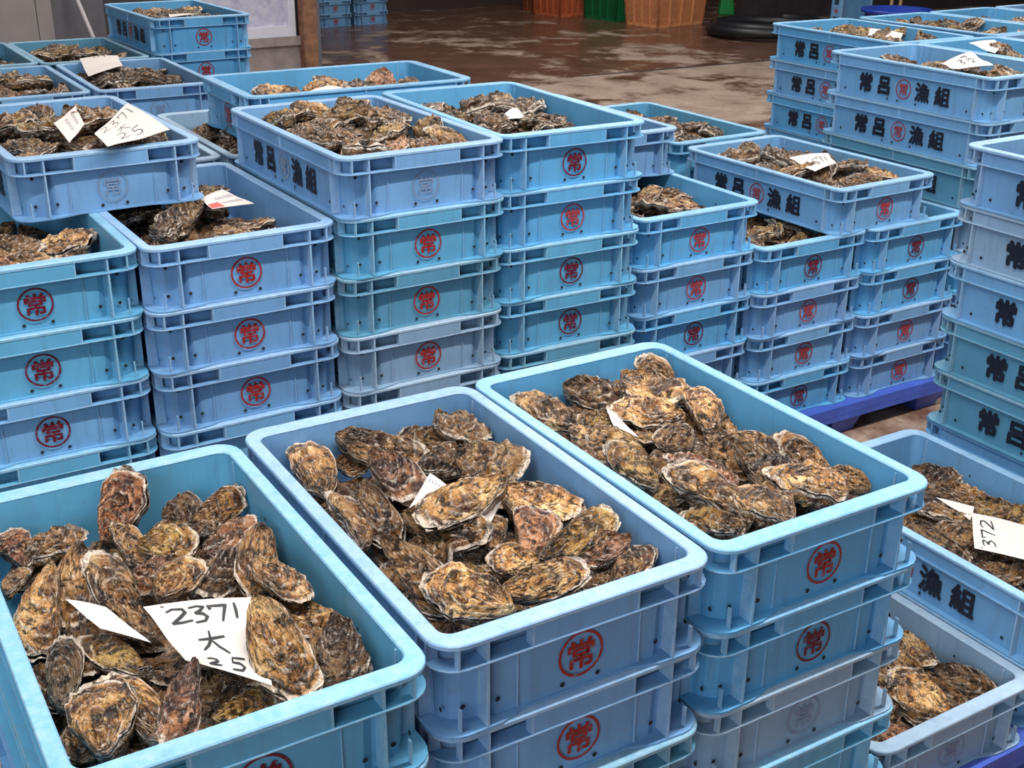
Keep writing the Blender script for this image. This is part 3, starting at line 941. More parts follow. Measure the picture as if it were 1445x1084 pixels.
def heap(key, where, rows, cols, reg, h, mound=.03, tones='tbdbtog', size=(.105, .145), seed=1):
    """rows x cols oysters over part of a crate; reg = (b0, b1, a0, a1) as fractions of the inside, a = 1 is the far end"""
    rnd = random.Random(seed); c = TOP[key]; t = c.rotation_euler.z; o = c.location
    bx = Vector((math.cos(t), math.sin(t), 0)); ay = Vector((-math.sin(t), math.cos(t), 0)); rim = o.z + HC
    iw, il = (W - .05) / 2, (L - .07) / 2
    for r_ in range(rows):
        for k in range(cols):
            fb = reg[0] + (reg[1] - reg[0]) * (k + .5 + rnd.uniform(-.28, .28)) / cols
            fa = reg[3] + (reg[2] - reg[3]) * (r_ + .5 + rnd.uniform(-.28, .28)) / rows
            ln = rnd.uniform(*size); ang = rnd.uniform(0, 2 * PI); tl = rnd.uniform(-.35, .35)
            d = (bx * math.cos(ang) + ay * math.sin(ang)) * math.cos(tl) + Vector((0, 0, math.sin(tl)))
            u, v = fb * 2 - 1, fa * 2 - 1
            mx = ln * .5
            u = max(-1 + mx * abs(math.cos(ang)) / iw, min(1 - mx * abs(math.cos(ang)) / iw, u))
            v = max(-1 + mx * abs(math.sin(ang)) / il, min(1 - mx * abs(math.sin(ang)) / il, v))
            z = rim + h + mound * (1 - .7 * u * u) * (1 - .5 * v * v) - mound * .5 + rnd.uniform(-.008, .010)
            p = Vector((o.x, o.y, 0)) + bx * (u * iw) + ay * (v * il) + Vector((0, 0, z))
            tone = rnd.choice(tones); wd = ln * rnd.uniform(.42, .62)
            qa, qb = inside(c, p - d * ln / 2, p + d * ln / 2, wd)
            place = (ORD[k] + ' from left in the ' if cols > 1 else 'in the ') + ROWN[rows][r_] + ' row'
            if rows == 1: place = ORD[k] + ' from left' if cols > 1 else 'alone'
            put_oyster(qa, qb, wd, rnd.choice((0, 0, 0, 180)) + rnd.uniform(-22, 22), tone,
                       TN[tone] + ' oyster, ' + place + ', ' + where, 'oysters in the ' + where, parts=False, toward=0)


heap('E', 'left edge open crate', 2, 3, (.15, .98, .0, .52), -.042, .03, 'bdwpbt', seed=3)
heap('F', 'crate with the red-blocked slip', 4, 3, (.05, .95, .02, .98), -.045, .035, 'bdtbod', seed=4)
heap('ET', 'askew crate at left', 3, 4, (.02, .95, .02, .9), -.028, .035, 'bdtopd', seed=5)
heap('G', 'worn-off emblem crate', 4, 5, (.0, .96, .0, 1.0), -.018, .03, 'tbtodpb', seed=6)
heap('H', 'crate with the white triangular tag', 4, 4, (.0, .92, .02, .98), -.042, .03, 'bdbtdb', seed=7)
heap('J', 'shorter stack top crate', 2, 4, (.05, .92, .05, .6), -.042, .03, 'bpdtb', seed=8)
heap('K1', 'left pallet stack top crate', 2, 3, (.05, .95, .0, .5), -.038, .02, 'bobd', seed=9)
heap('K2', 'right pallet stack top crate', 1, 3, (.45, 1., .05, .4), -.04, .02, 'bdt', seed=10)
heap('K', 'crate across two pallet stacks', 4, 4, (.04, .94, .03, .92), -.026, .03, 'dbgdtd', seed=11)
heap('M', 'pale lavender right edge crate', 1, 3, (.35, 1.0, .35, .8), -.035, .02, 'pbt', seed=12)
heap('L1', 'nearer right back crate', 3, 3, (.05, .95, .05, .95), -.045, .03, 'ddgdb', seed=13)
heap('L1b', 'crate with the blue-written note', 2, 2, (.05, .9, .3, .95), -.04, .03, 'gbd', seed=14)
heap('L0', 'crate with the red-stamped slip', 3, 3, (.08, .95, .05, .92), -.04, .03, 'gdob', seed=15)
heap('L0b', 'full crate at far right', 3, 4, (.05, .95, .05, .95), -.036, .03, 'gobdg', seed=16)
heap('L0c', 'far top right crate', 1, 4, (.1, .95, .3, .7), -.045, .02, 'gdb', seed=17)
heap('I2', 'open teal crate behind', 3, 3, (.1, .95, .05, .85), -.04, .025, 'btgd', seed=18)
heap('F2', 'dark-filled open crate', 3, 3, (.0, .8, .0, .9), -.042, .02, 'dddb', seed=19)
heap('H2', 'crosswise blue crate', 3, 3, (.08, .95, .05, .95), -.040, .03, 'pgbwb', seed=20)
heap('N1', 'teal crate by the grey wall', 3, 4, (.05, .95, .05, .95), -.036, .03, 'tbdbo', seed=21)
heap('N2', 'crate with the draped note', 3, 4, (.05, .95, .04, .95), -.042, .03, 'wdbbd', seed=22)
heap('N3', 'crate behind the cream note', 3, 4, (.1, .96, .04, .95), -.034, .03, 'tlbpgb', seed=23)
heap('N4', 'farthest left crate', 2, 2, (.3, .98, .02, .5), -.04, .02, 'bdo', seed=24)
heap('P', 'topmost crate by the frosted door', 3, 3, (.05, .95, .05, .95), -.038, .025, 'bdtd', seed=25)

# ---------------------------------------------------------------- the lower layers of oysters under those on top: uncountable, one object
BEDN = dict(A=2, B=2, C=3, D=3, D2=3, G=4, ET=3, F=2, E=2)


def bed():
    rnd = random.Random(99); vs, fs, G, A, LP = [], [], [], [], []
    lows = []
    for k in range(4):
        u_, l_ = oyster_shape(300 + k, n=22, mr=9, wn=.30)
        lows.append((u_, l_))
    for key, c in TOP.items():
        t = c.rotation_euler.z; o = c.location
        near = key in 'A B C D D2'.split()
        nb, na = (5, 7) if near else (4, 6)
        for ib in range(nb):
            for ia in range(na):
                for lay in range(BEDN.get(key, 3)):
                    u, v = (ib + .5 + rnd.uniform(-.3, .3)) / nb * 2 - 1, (ia + .5 + rnd.uniform(-.3, .3)) / na * 2 - 1
                    ln = rnd.uniform(.085, .12); a = rnd.uniform(0, 6.28)
                    u *= .78; v *= .84
                    z = o.z + (.022, .044, .064, .077)[lay] + rnd.uniform(-.004, .006)
                    mtx = Matrix.Translation((o.x, o.y, z)) @ Matrix.Rotation(t, 4, 'Z') @ Matrix.Translation((u * (W - .05) / 2, v * (L - .07) / 2, 0)) @ \
                        Matrix.Rotation(a, 4, 'Z') @ Matrix.Rotation(rnd.uniform(-.3, .3), 4, 'X') @ Matrix.Rotation(rnd.choice((0, PI)) + rnd.uniform(-.3, .3), 4, 'Y') @ Matrix.Scale(ln, 4)
                    for va in lows[rnd.randrange(4)]:
                        n = len(vs)
                        vs += [tuple(mtx @ Vector(p)) for p in va[0]]; fs += [tuple(i + n for i in q) for q in va[1]]
                        G += va[2]; A += va[3]; LP += [x * .4 for x in va[4]]
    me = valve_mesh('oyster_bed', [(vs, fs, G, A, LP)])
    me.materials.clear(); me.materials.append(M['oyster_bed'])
    o = obj('oyster_bed', me); o.color = (.42, .38, .36, 1)  # darkened colour paints the shade in the gaps between upper shells
    tag(o, 'lower layers of wet oysters, darkened for the shade in gaps between the shells on top', 'oysters', kind='stuff')


M['oyster_bed'] = M['oyster'].copy(); M['oyster_bed'].name = 'oyster_shell_bed'
for n_ in M['oyster_bed'].node_tree.nodes:
    if n_.type == 'VECT_MATH': pass
    if n_.type == 'TEX_NOISE': pass
nt_ = M['oyster_bed'].node_tree
sc_ = nt_.nodes.new('ShaderNodeVectorMath'); sc_.operation = 'SCALE'; sc_.inputs['Scale'].default_value = 9.0
tc_ = [n_ for n_ in nt_.nodes if n_.type == 'TEX_COORD'][0]; va_ = [n_ for n_ in nt_.nodes if n_.type == 'VECT_MATH' and n_.operation == 'ADD'][0]
nt_.links.new(tc_.outputs['Object'], sc_.inputs[0]); nt_.links.new(sc_.outputs[0], va_.inputs[0])
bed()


# ---------------------------------------------------------------- paper notes
DIG = {
 '2': [[(.08, .2), (.35, .03), (.75, .08), (.82, .3), (.5, .62), (.1, .95), (.5, .9), (.98, .78)]],
 '3': [[(.1, .12), (.5, .03), (.82, .1), (.6, .32), (.35, .45), (.7, .5), (.88, .66), (.7, .88), (.2, .98)]],
 '7': [[(.05, .08), (.12, .3)], [(.05, .12), (.5, .1), (.92, .08), (.78, .5), (.62, .98)]],
 '1': [[(.45, .05), (.52, .5), (.5, .95)]],
 '5': [[(.25, .08), (.2, .45), (.6, .42), (.82, .62), (.65, .88), (.1, .96)], [(.25, .1), (.9, .02)]],
 '大': [[(.02, .45), (.45, .36), (.98, .2)], [(.5, .02), (.46, .4), (.3, .7), (.05, .98)], [(.48, .42), (.7, .72), (1.0, .96)]],
 '.': [[(.3, .3), (.55, .42)]],
}


def dens(pl, k=5):
    out = []
    for a, b in zip(pl[:-1], pl[1:]):
        for i in range(k): out.append((a[0] + (b[0] - a[0]) * i / k, a[1] + (b[1] - a[1]) * i / k))
    return out + [pl[-1]]


def paper(key, quad, hs, text, label, bulge=.004, red=None, rows=None, color=None, group=None):
    """quad = TL, TR, BR, BL in the photograph, hs = their heights against the rim of the crate"""
    rim = TOP[key].location.z + HC
    P = [at_z(x, y, rim + h) for (x, y), h in zip(quad, hs)]
    nrm = (P[1] - P[0]).cross(P[3] - P[0]).normalized()
    if nrm.dot(CAM - P[0]) < 0: nrm = -nrm
    def sf(u, v, up=0.0):
        p = (P[0] * (1 - u) + P[1] * u) * (1 - v) + (P[3] * (1 - u) + P[2] * u) * v
        return p + nrm * (bulge * math.sin(PI * u) * (.6 + .4 * math.cos(2.2 * v)) + bulge * .5 * math.sin(2.5 * PI * v + u) + up)
    nu, nv = 14, 10; b = MB()
    for up in (0.0, .0005):
        base = [sf(i / nu, j / nv, up) for j in range(nv + 1) for i in range(nu + 1)]
        b.add(base, [(j * (nu + 1) + i, j * (nu + 1) + i + 1, (j + 1) * (nu + 1) + i + 1, (j + 1) * (nu + 1) + i) for j in range(nv) for i in range(nu)])
    o = obj('paper_note', b.mesh('paper_note', True), None, [M['paper']])
    tag(o, label, 'note', group)
    wu, wv = (P[1] - P[0]).length, (P[3] - P[0]).length
    if text:
        hb = MB()
        for ch, x, y, sx, sy, rot, th in text:
            for pl in DIG[ch]:
                q = dens(pl); pts = []
                for a, c in q:
                    if rot == 90: a, c = c, 1 - a
                    pts.append((x + a * sx, y + c * sy))
                n = len(pts)
                for i in range(n - 1):
                    (x0, y0), (x1, y1) = pts[i], pts[i + 1]
                    dx, dy = (x1 - x0) * wu, (y1 - y0) * wv; l = math.hypot(dx, dy) or 1e-6
                    t = th * (.75 + .5 * math.sin(PI * (i + .5) / n))
                    ox, oy = -dy / l * t / wu, dx / l * t / wv
                    ex, ey = dx / l * t * .6 / wu, dy / l * t * .6 / wv
                    hb.add([sf(x0 + ox - ex, y0 + oy - ey, .0011), sf(x1 + ox + ex, y1 + oy + ey, .0011), sf(x1 - ox + ex, y1 - oy + ey, .0011), sf(x0 - ox - ex, y0 - oy - ey, .0011)], [(0, 1, 2, 3)])
        obj('handwriting', hb.mesh('handwriting'), o, [color or M['pen']])
    if red:
        rb = MB(); u0, v0, u1, v1 = red
        rb.add([sf(u0 + (u1 - u0) * i / 4, v0 + (v1 - v0) * j / 4, .0010) for j in range(5) for i in range(5)], [(j * 5 + i, j * 5 + i + 1, (j + 1) * 5 + i + 1, (j + 1) * 5 + i) for j in range(4) for i in range(4)])
        obj('red_print', rb.mesh('red_print'), o, [M['stamp_red']])
    if rows:
        rnd = random.Random(len(label)); pb = MB()
        for (u0, v0, u1, v1, n) in rows:          # rows of small printed characters, unreadable at this size
            for i in range(n):
                a0 = u0 + (u1 - u0) * i / n; a1 = a0 + (u1 - u0) / n * .62
                for k in range(3):
                    w0 = v0 + (v1 - v0) * (k + rnd.uniform(0, .3)) / 3; w1 = w0 + (v1 - v0) * .16
                    pb.add([sf(a0, w0, .001), sf(a1, w0, .001), sf(a1, w1, .001), sf(a0, w1, .001)], [(0, 1, 2, 3)])
                am = (a0 + a1) / 2; aw = (a1 - a0) * .1
                pb.add([sf(am - aw, v0, .001), sf(am + aw, v0, .001), sf(am + aw, v1, .001), sf(am - aw, v1, .001)], [(0, 1, 2, 3)])
        obj('printing', pb.mesh('printing'), o, [M['faint']])
    return o


paper('A', [(202, 857), (366, 845), (384, 969), (262, 934)], [.004, .0, -.004, -.016],
      [('.', .10, .04, .10, .06, 0, .0009), ('2', .13, .12, .22, .24, 0, .0016), ('3', .34, .10, .18, .24, 0, .0016), ('7', .52, .09, .18, .22, 0, .0016), ('1', .73, .07, .08, .20, 0, .0016),
       ('大', .32, .44, .28, .30, 0, .0016), ('2', .30, .86, .16, .10, 0, .0013), ('5', .56, .78, .2, .18, 0, .0013)],
      'large white note handwritten 2371 and a character, front left crate', bulge=.004)
paper('A', [(92, 846), (150, 858), (214, 908), (142, 888)], [-.010, -.008, -.022, -.016], None, 'small blank white slip beside the wet grey oyster, front left crate', bulge=.002)
paper('B', [(607, 668), (630, 685), (604, 722), (578, 717)], [-.002, -.004, -.018, -.016], None, 'upright white tag behind the large tan oyster, front centre crate', bulge=.001, rows=[(.15, .12, .85, .22, 4)])
paper('B', [(658, 738), (708, 708), (690, 742), (676, 748)], [-.010, -.012, -.020, -.018], None, 'curled white tag beside the purple oyster, front centre crate', bulge=.004, rows=[(.2, .2, .6, .35, 4)])
paper('C', [(856, 578), (868, 584), (901, 618), (866, 602)], [-.016, -.018, -.020, -.022], None, 'small grey printed slip among the oysters, crate right of front centre', bulge=.001, rows=[(.15, .35, .9, .62, 5)])
paper('D', [(1371, 724), (1462, 748), (1462, 795), (1375, 775)], [-.012, -.012, -.016, -.016],
      [('2', .12, .15, .22, .24, 90, .0016), ('7', .12, .42, .24, .22, 90, .0016), ('3', .14, .66, .22, .24, 90, .0016), ('.', .1, .92, .06, .05, 90, .0012)],
      'white note handwritten 372 turned sideways, crate at right edge', bulge=.003)
paper('D', [(1320, 702), (1375, 716), (1369, 735), (1352, 722)], [-.022, -.018, -.022, -.024], None, 'plain white slip pointing left of the 372 note', bulge=.001)
paper('ET', [(180, 146), (240, 184), (152, 208), (133, 190)], [.026, .020, .014, .022],
      [('2', .08, .70, .24, .20, 90, .0020), ('3', .08, .48, .24, .20, 90, .0020), ('7', .08, .26, .24, .18, 90, .0020), ('1', .08, .10, .22, .10, 90, .0020), ('大', .38, .44, .2, .22, 90, .0017),
       ('2', .62, .56, .24, .2, 90, .0020), ('5', .62, .30, .26, .2, 90, .0022)],
      'large cream note handwritten 2371 and 25, crate set askew at left', bulge=.003)
paper('ET', [(106, 151), (119, 176), (98, 202), (76, 175)], [.020, .016, .014, .018], None, 'printed slip left of the large cream note, crate set askew at left', bulge=.002, rows=[(.2, .2, .8, .32, 5), (.2, .5, .8, .62, 5)])
paper('F', [(283, 281), (314, 268), (359, 288), (300, 296)], [-.010, -.004, -.010, -.012], None, 'printed slip with a red block, second stack from left', bulge=.002, red=(.02, .55, .32, .95), rows=[(.35, .3, .95, .45, 6), (.4, .62, .95, .75, 6)])
paper('H', [(727, 150), (741, 166), (722, 168), (699, 169)], [-.006, -.018, -.02, -.02], None, 'small white triangular tag among oysters, central stack top crate', bulge=.001)
paper('K', [(1113, 223), (1168, 217), (1180, 231), (1150, 243)], [.012, .018, .014, .006],
      [('5', .36, .34, .18, .42, 0, .0016), ('7', .54, .26, .18, .42, 0, .0016), ('1', .76, .22, .12, .42, 0, .0016)], 'white note handwritten 571, lettered crate on two pallet stacks', bulge=.004)
paper('N2', [(112, 83), (166, 79), (173, 93), (125, 109)], [.012, .010, .004, .0],
      [('1', .34, .03, .05, .10, 0, .0014), ('1', .46, .03, .05, .10, 0, .0014), ('7', .58, .03, .08, .10, 0, .0014)], 'large white note draped on oysters, left back lavender-blue crate', bulge=.004)
paper('N2', [(160, 111), (168, 111), (180, 121), (165, 122)], [-.02, -.02, -.026, -.026], None, 'small white slip below the draped note, left back crate', bulge=.001)
paper('P', [(234, 13), (256, 16), (273, 20.5), (240, 25)], [-.012, -.014, -.02, -.02], None, 'white slip in the topmost crate by the frosted door', bulge=.002)
paper('H2', [(429, 132), (462, 121.5), (514, 124), (500, 127)], [-.016, -.010, -.012, -.016], None, 'narrow white paper edge-on in the crosswise blue crate', bulge=.002)
paper('L1', [(1328, 91), (1370, 74), (1402, 93), (1353, 99)], [.0, .012, .006, -.004],
      [('3', .30, .30, .18, .30, 0, .0018), ('7', .48, .16, .2, .30, 0, .0018), ('2', .62, .34, .18, .28, 0, .0016)], 'cream note with handwritten numbers, nearer right back crate', bulge=.005)
M['blue_pen'] = simple('blue_pen', srgb(150, 160, 215), .6)
paper('L1b', [(1367, 61), (1403, 57), (1416, 64), (1404, 76)], [-.008, -.002, -.01, -.022],
      [('3', .40, .45, .16, .35, 0, .002), ('5', .58, .45, .16, .35, 0, .002)], 'white note with pale blue writing, right back', bulge=.003, color=M['blue_pen'])
paper('L0', [(1228, 40), (1274, 47.5), (1270, 57), (1225, 50)], [-.008, -.008, -.022, -.022], None, 'slip with a red stamp, farther right back crate', bulge=.002, red=(.38, .3, .52, .7), rows=[(.6, .35, .9, .5, 5)])

# ---------------------------------------------------------------- setting
def floor_mat():
    k, nt, b = new_mat('wet_concrete')
    geo = nt.nodes.new('ShaderNodeNewGeometry'); pos = geo.outputs['Position']
    mp = nt.nodes.new('ShaderNodeMapping'); mp.inputs['Rotation'].default_value = (0, 0, -.25); mp.inputs['Scale'].default_value = (.7, .7, 1)
    nt.links.new(pos, mp.inputs[0]); v = mp.outputs[0]
    big = tex_noise(nt, v, 1.1, 6, .62, .8); mid = tex_noise(nt, v, 4.5, 6, .65, .5); fine = tex_noise(nt, pos, 40, 5, .7)
    wetf = math_n(nt, 'ADD', math_n(nt, 'MULTIPLY', big, .6), math_n(nt, 'MULTIPLY', mid, .4))
    # the strip of slab on the near side of the seam has drained and is mostly dry
    sp, sq = at_z(850, 105, 0), at_z(1110, 83, 0); dv = (sq - sp).normalized(); nv = Vector((dv.y, -dv.x, 0))
    if nv.dot(CAM - sp) < 0: nv = -nv
    dt = nt.nodes.new('ShaderNodeVectorMath'); dt.operation = 'DOT_PRODUCT'; nt.links.new(pos, dt.inputs[0]); dt.inputs[1].default_value = nv
    dist = math_n(nt, 'MULTIPLY', math_n(nt, 'SUBTRACT', dt.outputs['Value'], nv.dot(sp)), .1, True)
    wetf = math_n(nt, 'ADD', wetf, ramp(nt, dist, [(.0, 0.0), (.004, .09), (.26, .07), (.40, 0.0)]))
    wet = ramp(nt, wetf, [(.51, 1.0), (.58, 0.0)])
    dry = ramp(nt, mid, [(.3, srgb(130, 110, 98)), (.7, srgb(178, 156, 140))])
    wc = ramp(nt, mid, [(.3, srgb(84, 58, 46)), (.7, srgb(120, 88, 72))])
    c = mix(nt, wet, dry, wc)
    c = mix(nt, math_n(nt, 'MULTIPLY', ramp(nt, fine, [(.35, 1.0), (.5, 0.0)]), .35), c, srgb(60, 48, 42))
    nt.links.new(c, b.inputs['Base Color'])
    nt.links.new(mix(nt, wet, (.55, .55, .55), (.24, .24, .24)), b.inputs['Roughness'])
    b.inputs['Specular IOR Level'].default_value = .5
    bump(nt, math_n(nt, 'MULTIPLY', fine, math_n(nt, 'SUBTRACT', 1.05, wet)), b, .35, .004)
    return k


M['floor'] = floor_mat()
M['wall_dark'] = simple('dark_wall_paint', srgb(58, 50, 50), .6, var=.2, scale=3)
M['panel_grey'] = simple('grey_panel', srgb(140, 134, 132), .5, var=.10, scale=5)
M['panel_slate'] = simple('slate_panel', srgb(92, 88, 94), .5, var=.18, scale=8)
M['concrete'] = simple('curb_concrete', srgb(150, 138, 134), .85, var=.22, scale=12, bumpy=.2)
M['white_frame'] = simple('white_frame_paint', srgb(214, 214, 226), .4, var=.05)
M['wood'] = simple('weathered_wood', srgb(134, 94, 72), .7, var=.4, scale=16, bumpy=.3)
M['wood_pale'] = simple('pale_wood_stick', srgb(176, 140, 104), .6, var=.1)
M['steel'] = simple('grey_steel', srgb(110, 112, 118), .45, var=.1)
M['back_wall'] = simple('back_wall_brown', srgb(60, 42, 38), .7, var=.25, scale=3)
M['hose'] = simple('black_rubber', srgb(26, 26, 30), .42, var=.1)
M['tub_blue'] = simple('blue_tub', srgb(36, 66, 168), .4, var=.08)
M['green'] = simple('green_plastic', srgb(20, 140, 66), .4, var=.1)
M['pole'] = simple('pale_pole', srgb(176, 168, 170), .5, var=.08)
M['seam'] = simple('floor_seam', srgb(64, 58, 58), .5)


def glass_mat():
    k, nt, b = new_mat('frosted_glass')
    geo = nt.nodes.new('ShaderNodeNewGeometry'); n = tex_noise(nt, geo.outputs['Position'], 14, 5, .7)
    nt.links.new(ramp(nt, n, [(.35, srgb(186, 184, 212)), (.62, srgb(226, 224, 238))]), b.inputs['Base Color'])
    b.inputs['Roughness'].default_value = .28
    b.inputs['Transmission Weight'].default_value = .25
    return k


M['glass'] = glass_mat()


def mesh_mat(name, col):
    """plastic with real diagonal openings"""
    k, nt, b = new_mat(name)
    tc = nt.nodes.new('ShaderNodeTexCoord'); sep = nt.nodes.new('ShaderNodeSeparateXYZ'); nt.links.new(tc.outputs['Object'], sep.inputs[0])
    s = math_n(nt, 'ADD', sep.outputs[0], sep.outputs[1])
    f = lambda a: math_n(nt, 'ABSOLUTE', math_n(nt, 'SUBTRACT', math_n(nt, 'FRACT', a), .5))
    d1 = f(math_n(nt, 'MULTIPLY', math_n(nt, 'ADD', s, sep.outputs[2]), 32.0)); d2 = f(math_n(nt, 'MULTIPLY', math_n(nt, 'SUBTRACT', s, sep.outputs[2]), 32.0))
    hole = math_n(nt, 'MULTIPLY', math_n(nt, 'LESS_THAN', d1, .32), math_n(nt, 'LESS_THAN', d2, .40))
    b.inputs['Base Color'].default_value = (*col, 1); b.inputs['Roughness'].default_value = .45
    tr = nt.nodes.new('ShaderNodeBsdfTransparent'); mx = nt.nodes.new('ShaderNodeMixShader')
    nt.links.new(hole, mx.inputs[0]); nt.links.new(b.outputs[0], mx.inputs[1]); nt.links.new(tr.outputs[0], mx.inputs[2])
    out = [n for n in nt.nodes if n.type == 'OUTPUT_MATERIAL'][0]; nt.links.new(mx.outputs[0], out.inputs[0])
    return k


def struct(name, b, mat, parent=None, smooth=False):
    o = obj(name, b.mesh(name, smooth), parent, [mat])
    if parent is None: o['kind'] = 'structure'
    return o


b = MB(); b.box(-14, 16, -4, 30, -.12, 0); struct('floor', b, M['floor'])

# wall on the left: runs along the crates' width direction, ends at the wooden post
WY = math.radians(33); WD = Vector((math.cos(WY), math.sin(WY), 0)); WN = Vector((math.sin(WY), -math.cos(WY), 0))
WP = at_z(436, 98, 0)


def wt(px, py):
    p = at_plane(px, py, WP, WN); return (p - WP).dot(WD), p.z


def wbox(b, t0, t1, d0, d1, z0, z1, mat=0):
    c = WP + WD * ((t0 + t1) / 2) + WN * ((d0 + d1) / 2) + Vector((0, 0, (z0 + z1) / 2))
    b.obox(c, WD * ((t1 - t0) / 2), WN * ((d1 - d0) / 2), Vector((0, 0, (z1 - z0) / 2)), mat)


b = MB(); wbox(b, -7, wt(264, 40)[0], -.18, -.06, 0, 3.6); wbox(b, wt(420, 40)[0], .06, -.18, -.06, 0, 3.6); wbox(b, wt(264, 40)[0], wt(420, 40)[0], -.18, -.06, 2.3, 3.6)
struct('wall_left', b, M['wall_dark'])
b = MB(); wbox(b, -6.9, wt(52.5, 30)[0], -.06, .0, 0, 3.2); wbox(b, wt(53.5, 30)[0], wt(75, 30)[0], -.06, .0, 0, 3.2)
struct('wall_left_grey_panels', b, M['panel_grey'])
b = MB(); wbox(b, wt(75.5, 30)[0], wt(150, 30)[0], -.06, -.03, 0, 3.2)
struct('wall_left_slate_panel', b, M['panel_slate'])
# door with frosted glass on a concrete sill
t0, t1 = wt(264, 40)[0], wt(419, 40)[0]
zb = wt(400, 52.5)[1]; zg = wt(400, 37.5)[1]
b = MB(); wbox(b, t0, t1, -.10, -.02, zb, zg); wbox(b, wt(409.5, 40)[0], t1, -.10, -.02, zg, 2.3); wbox(b, t0, t0 + .06, -.10, -.02, zg, 2.3); wbox(b, t0, t1, -.10, -.02, 2.2, 2.3)
wbox(b, wt(411, 40)[0], wt(411.9, 40)[0], -.02, -.012, zg, 2.25)
d1 = struct('door_1', b, M['white_frame'])
b = MB(); wbox(b, t0 + .05, wt(410, 40)[0], -.07, -.055, zg - .005, 2.21); struct('glass_pane', b, M['glass'], d1)
b = MB(); wbox(b, t0 - .1, wt(431, 60)[0], -.18, -.03, 0, wt(400, 61)[1]); wbox(b, t0 - .1, wt(431, 60)[0], -.18, .0, wt(400, 65)[1], zb - .002)
struct('trim_1', b, M['concrete'])
# wooden post and steel strip
b = MB(); pw = wt(450.5, 95)[0] - wt(431.5, 95)[0]
wbox(b, -pw / 2, pw / 2, -.03, .08, 0, 3.6)
o = obj('wooden_post', b.mesh('wooden_post'), None, [M['wood']]); tag(o, 'weathered brown wooden post at the end of the door wall', 'post')
md = o.modifiers.new('bevel', 'BEVEL'); md.width = .008; md.segments = 2
b = MB(); wbox(b, pw / 2 + .004, pw / 2 + .05, -.15, .02, 0, 3.6); struct('trim_2', b, M['steel'])
# leaning pole in front of the slate panel
pt = at_plane(109, 0, WP + WN * .16, WN); pb = at_plane(131.5, 53, WP + WN * .30, WN)
dd = (pb - pt); k_ = -pb.z / dd.z; ft = pb + dd * k_
b = MB(); b.tube([ft + Vector((0, 0, .0)), pt - dd * 1.6], .015, 10)
o = obj('leaning_pole', b.mesh('leaning_pole', True), None, [M['pole']]); tag(o, 'pale pole leaning on the dark slate wall panel', 'pole')

# back wall and the dark partition at the right
BP = at_z(640, 12, 0); BD = Vector((math.cos(math.radians(31)), math.sin(math.radians(31)), 0)); BN = Vector((BD.y, -BD.x, 0))
b = MB(); c = BP - BN * .1 + Vector((0, 0, 2.2)); b.obox(c + BD * 1, BD * 9, BN * .1, Vector((0, 0, 2.2))); struct('wall_back', b, M['back_wall'])
RP = at_z(1046, 31, 0)
b = MB()
for i in range(24):
    c = RP + BD * (.12 + i * .24) - BN * .06 + Vector((0, 0, 1.9)); b.obox(c, BD * .1185, BN * (.05 + .004 * (i % 3)), Vector((0, 0, 1.9)))
struct('wall_right', b, simple('dark_planks', srgb(52, 42, 46), .6, var=.3, scale=4))
# seam across the floor
p, q = at_z(850, 105, .001), at_z(1110, 83, .001)
b = MB(); d = (q - p).normalized(); n_ = Vector((-d.y, d.x, 0)) * .02
b.obox((p + q) / 2, d * ((q - p).length * 1.2 / 2), n_, Vector((0, 0, .0012))); struct('trim_3', b, M['seam'])

# far stacks of blue crates beside the post
fr = at_z(550, 32.4, 0); fl = at_z(448.8, 40, 0); e = (fr - fl).normalized(); bk = Vector((-e.y, e.x, 0)); ya = math.atan2(e.y, e.x)
for si, (off, nm) in enumerate(((0, 'right'), (.43, 'left'))):
    c = fr - e * (W / 2 + off) + bk * (L / 2)
    for k, w_ in enumerate(('bottom', 'second from bottom', 'third from bottom')):
        r = crate(c.x, c.y, k * S, ya, 'blue', PL, 'far small crate, %s in the %s of two stacks past the wooden post' % (w_, nm), letters=False)

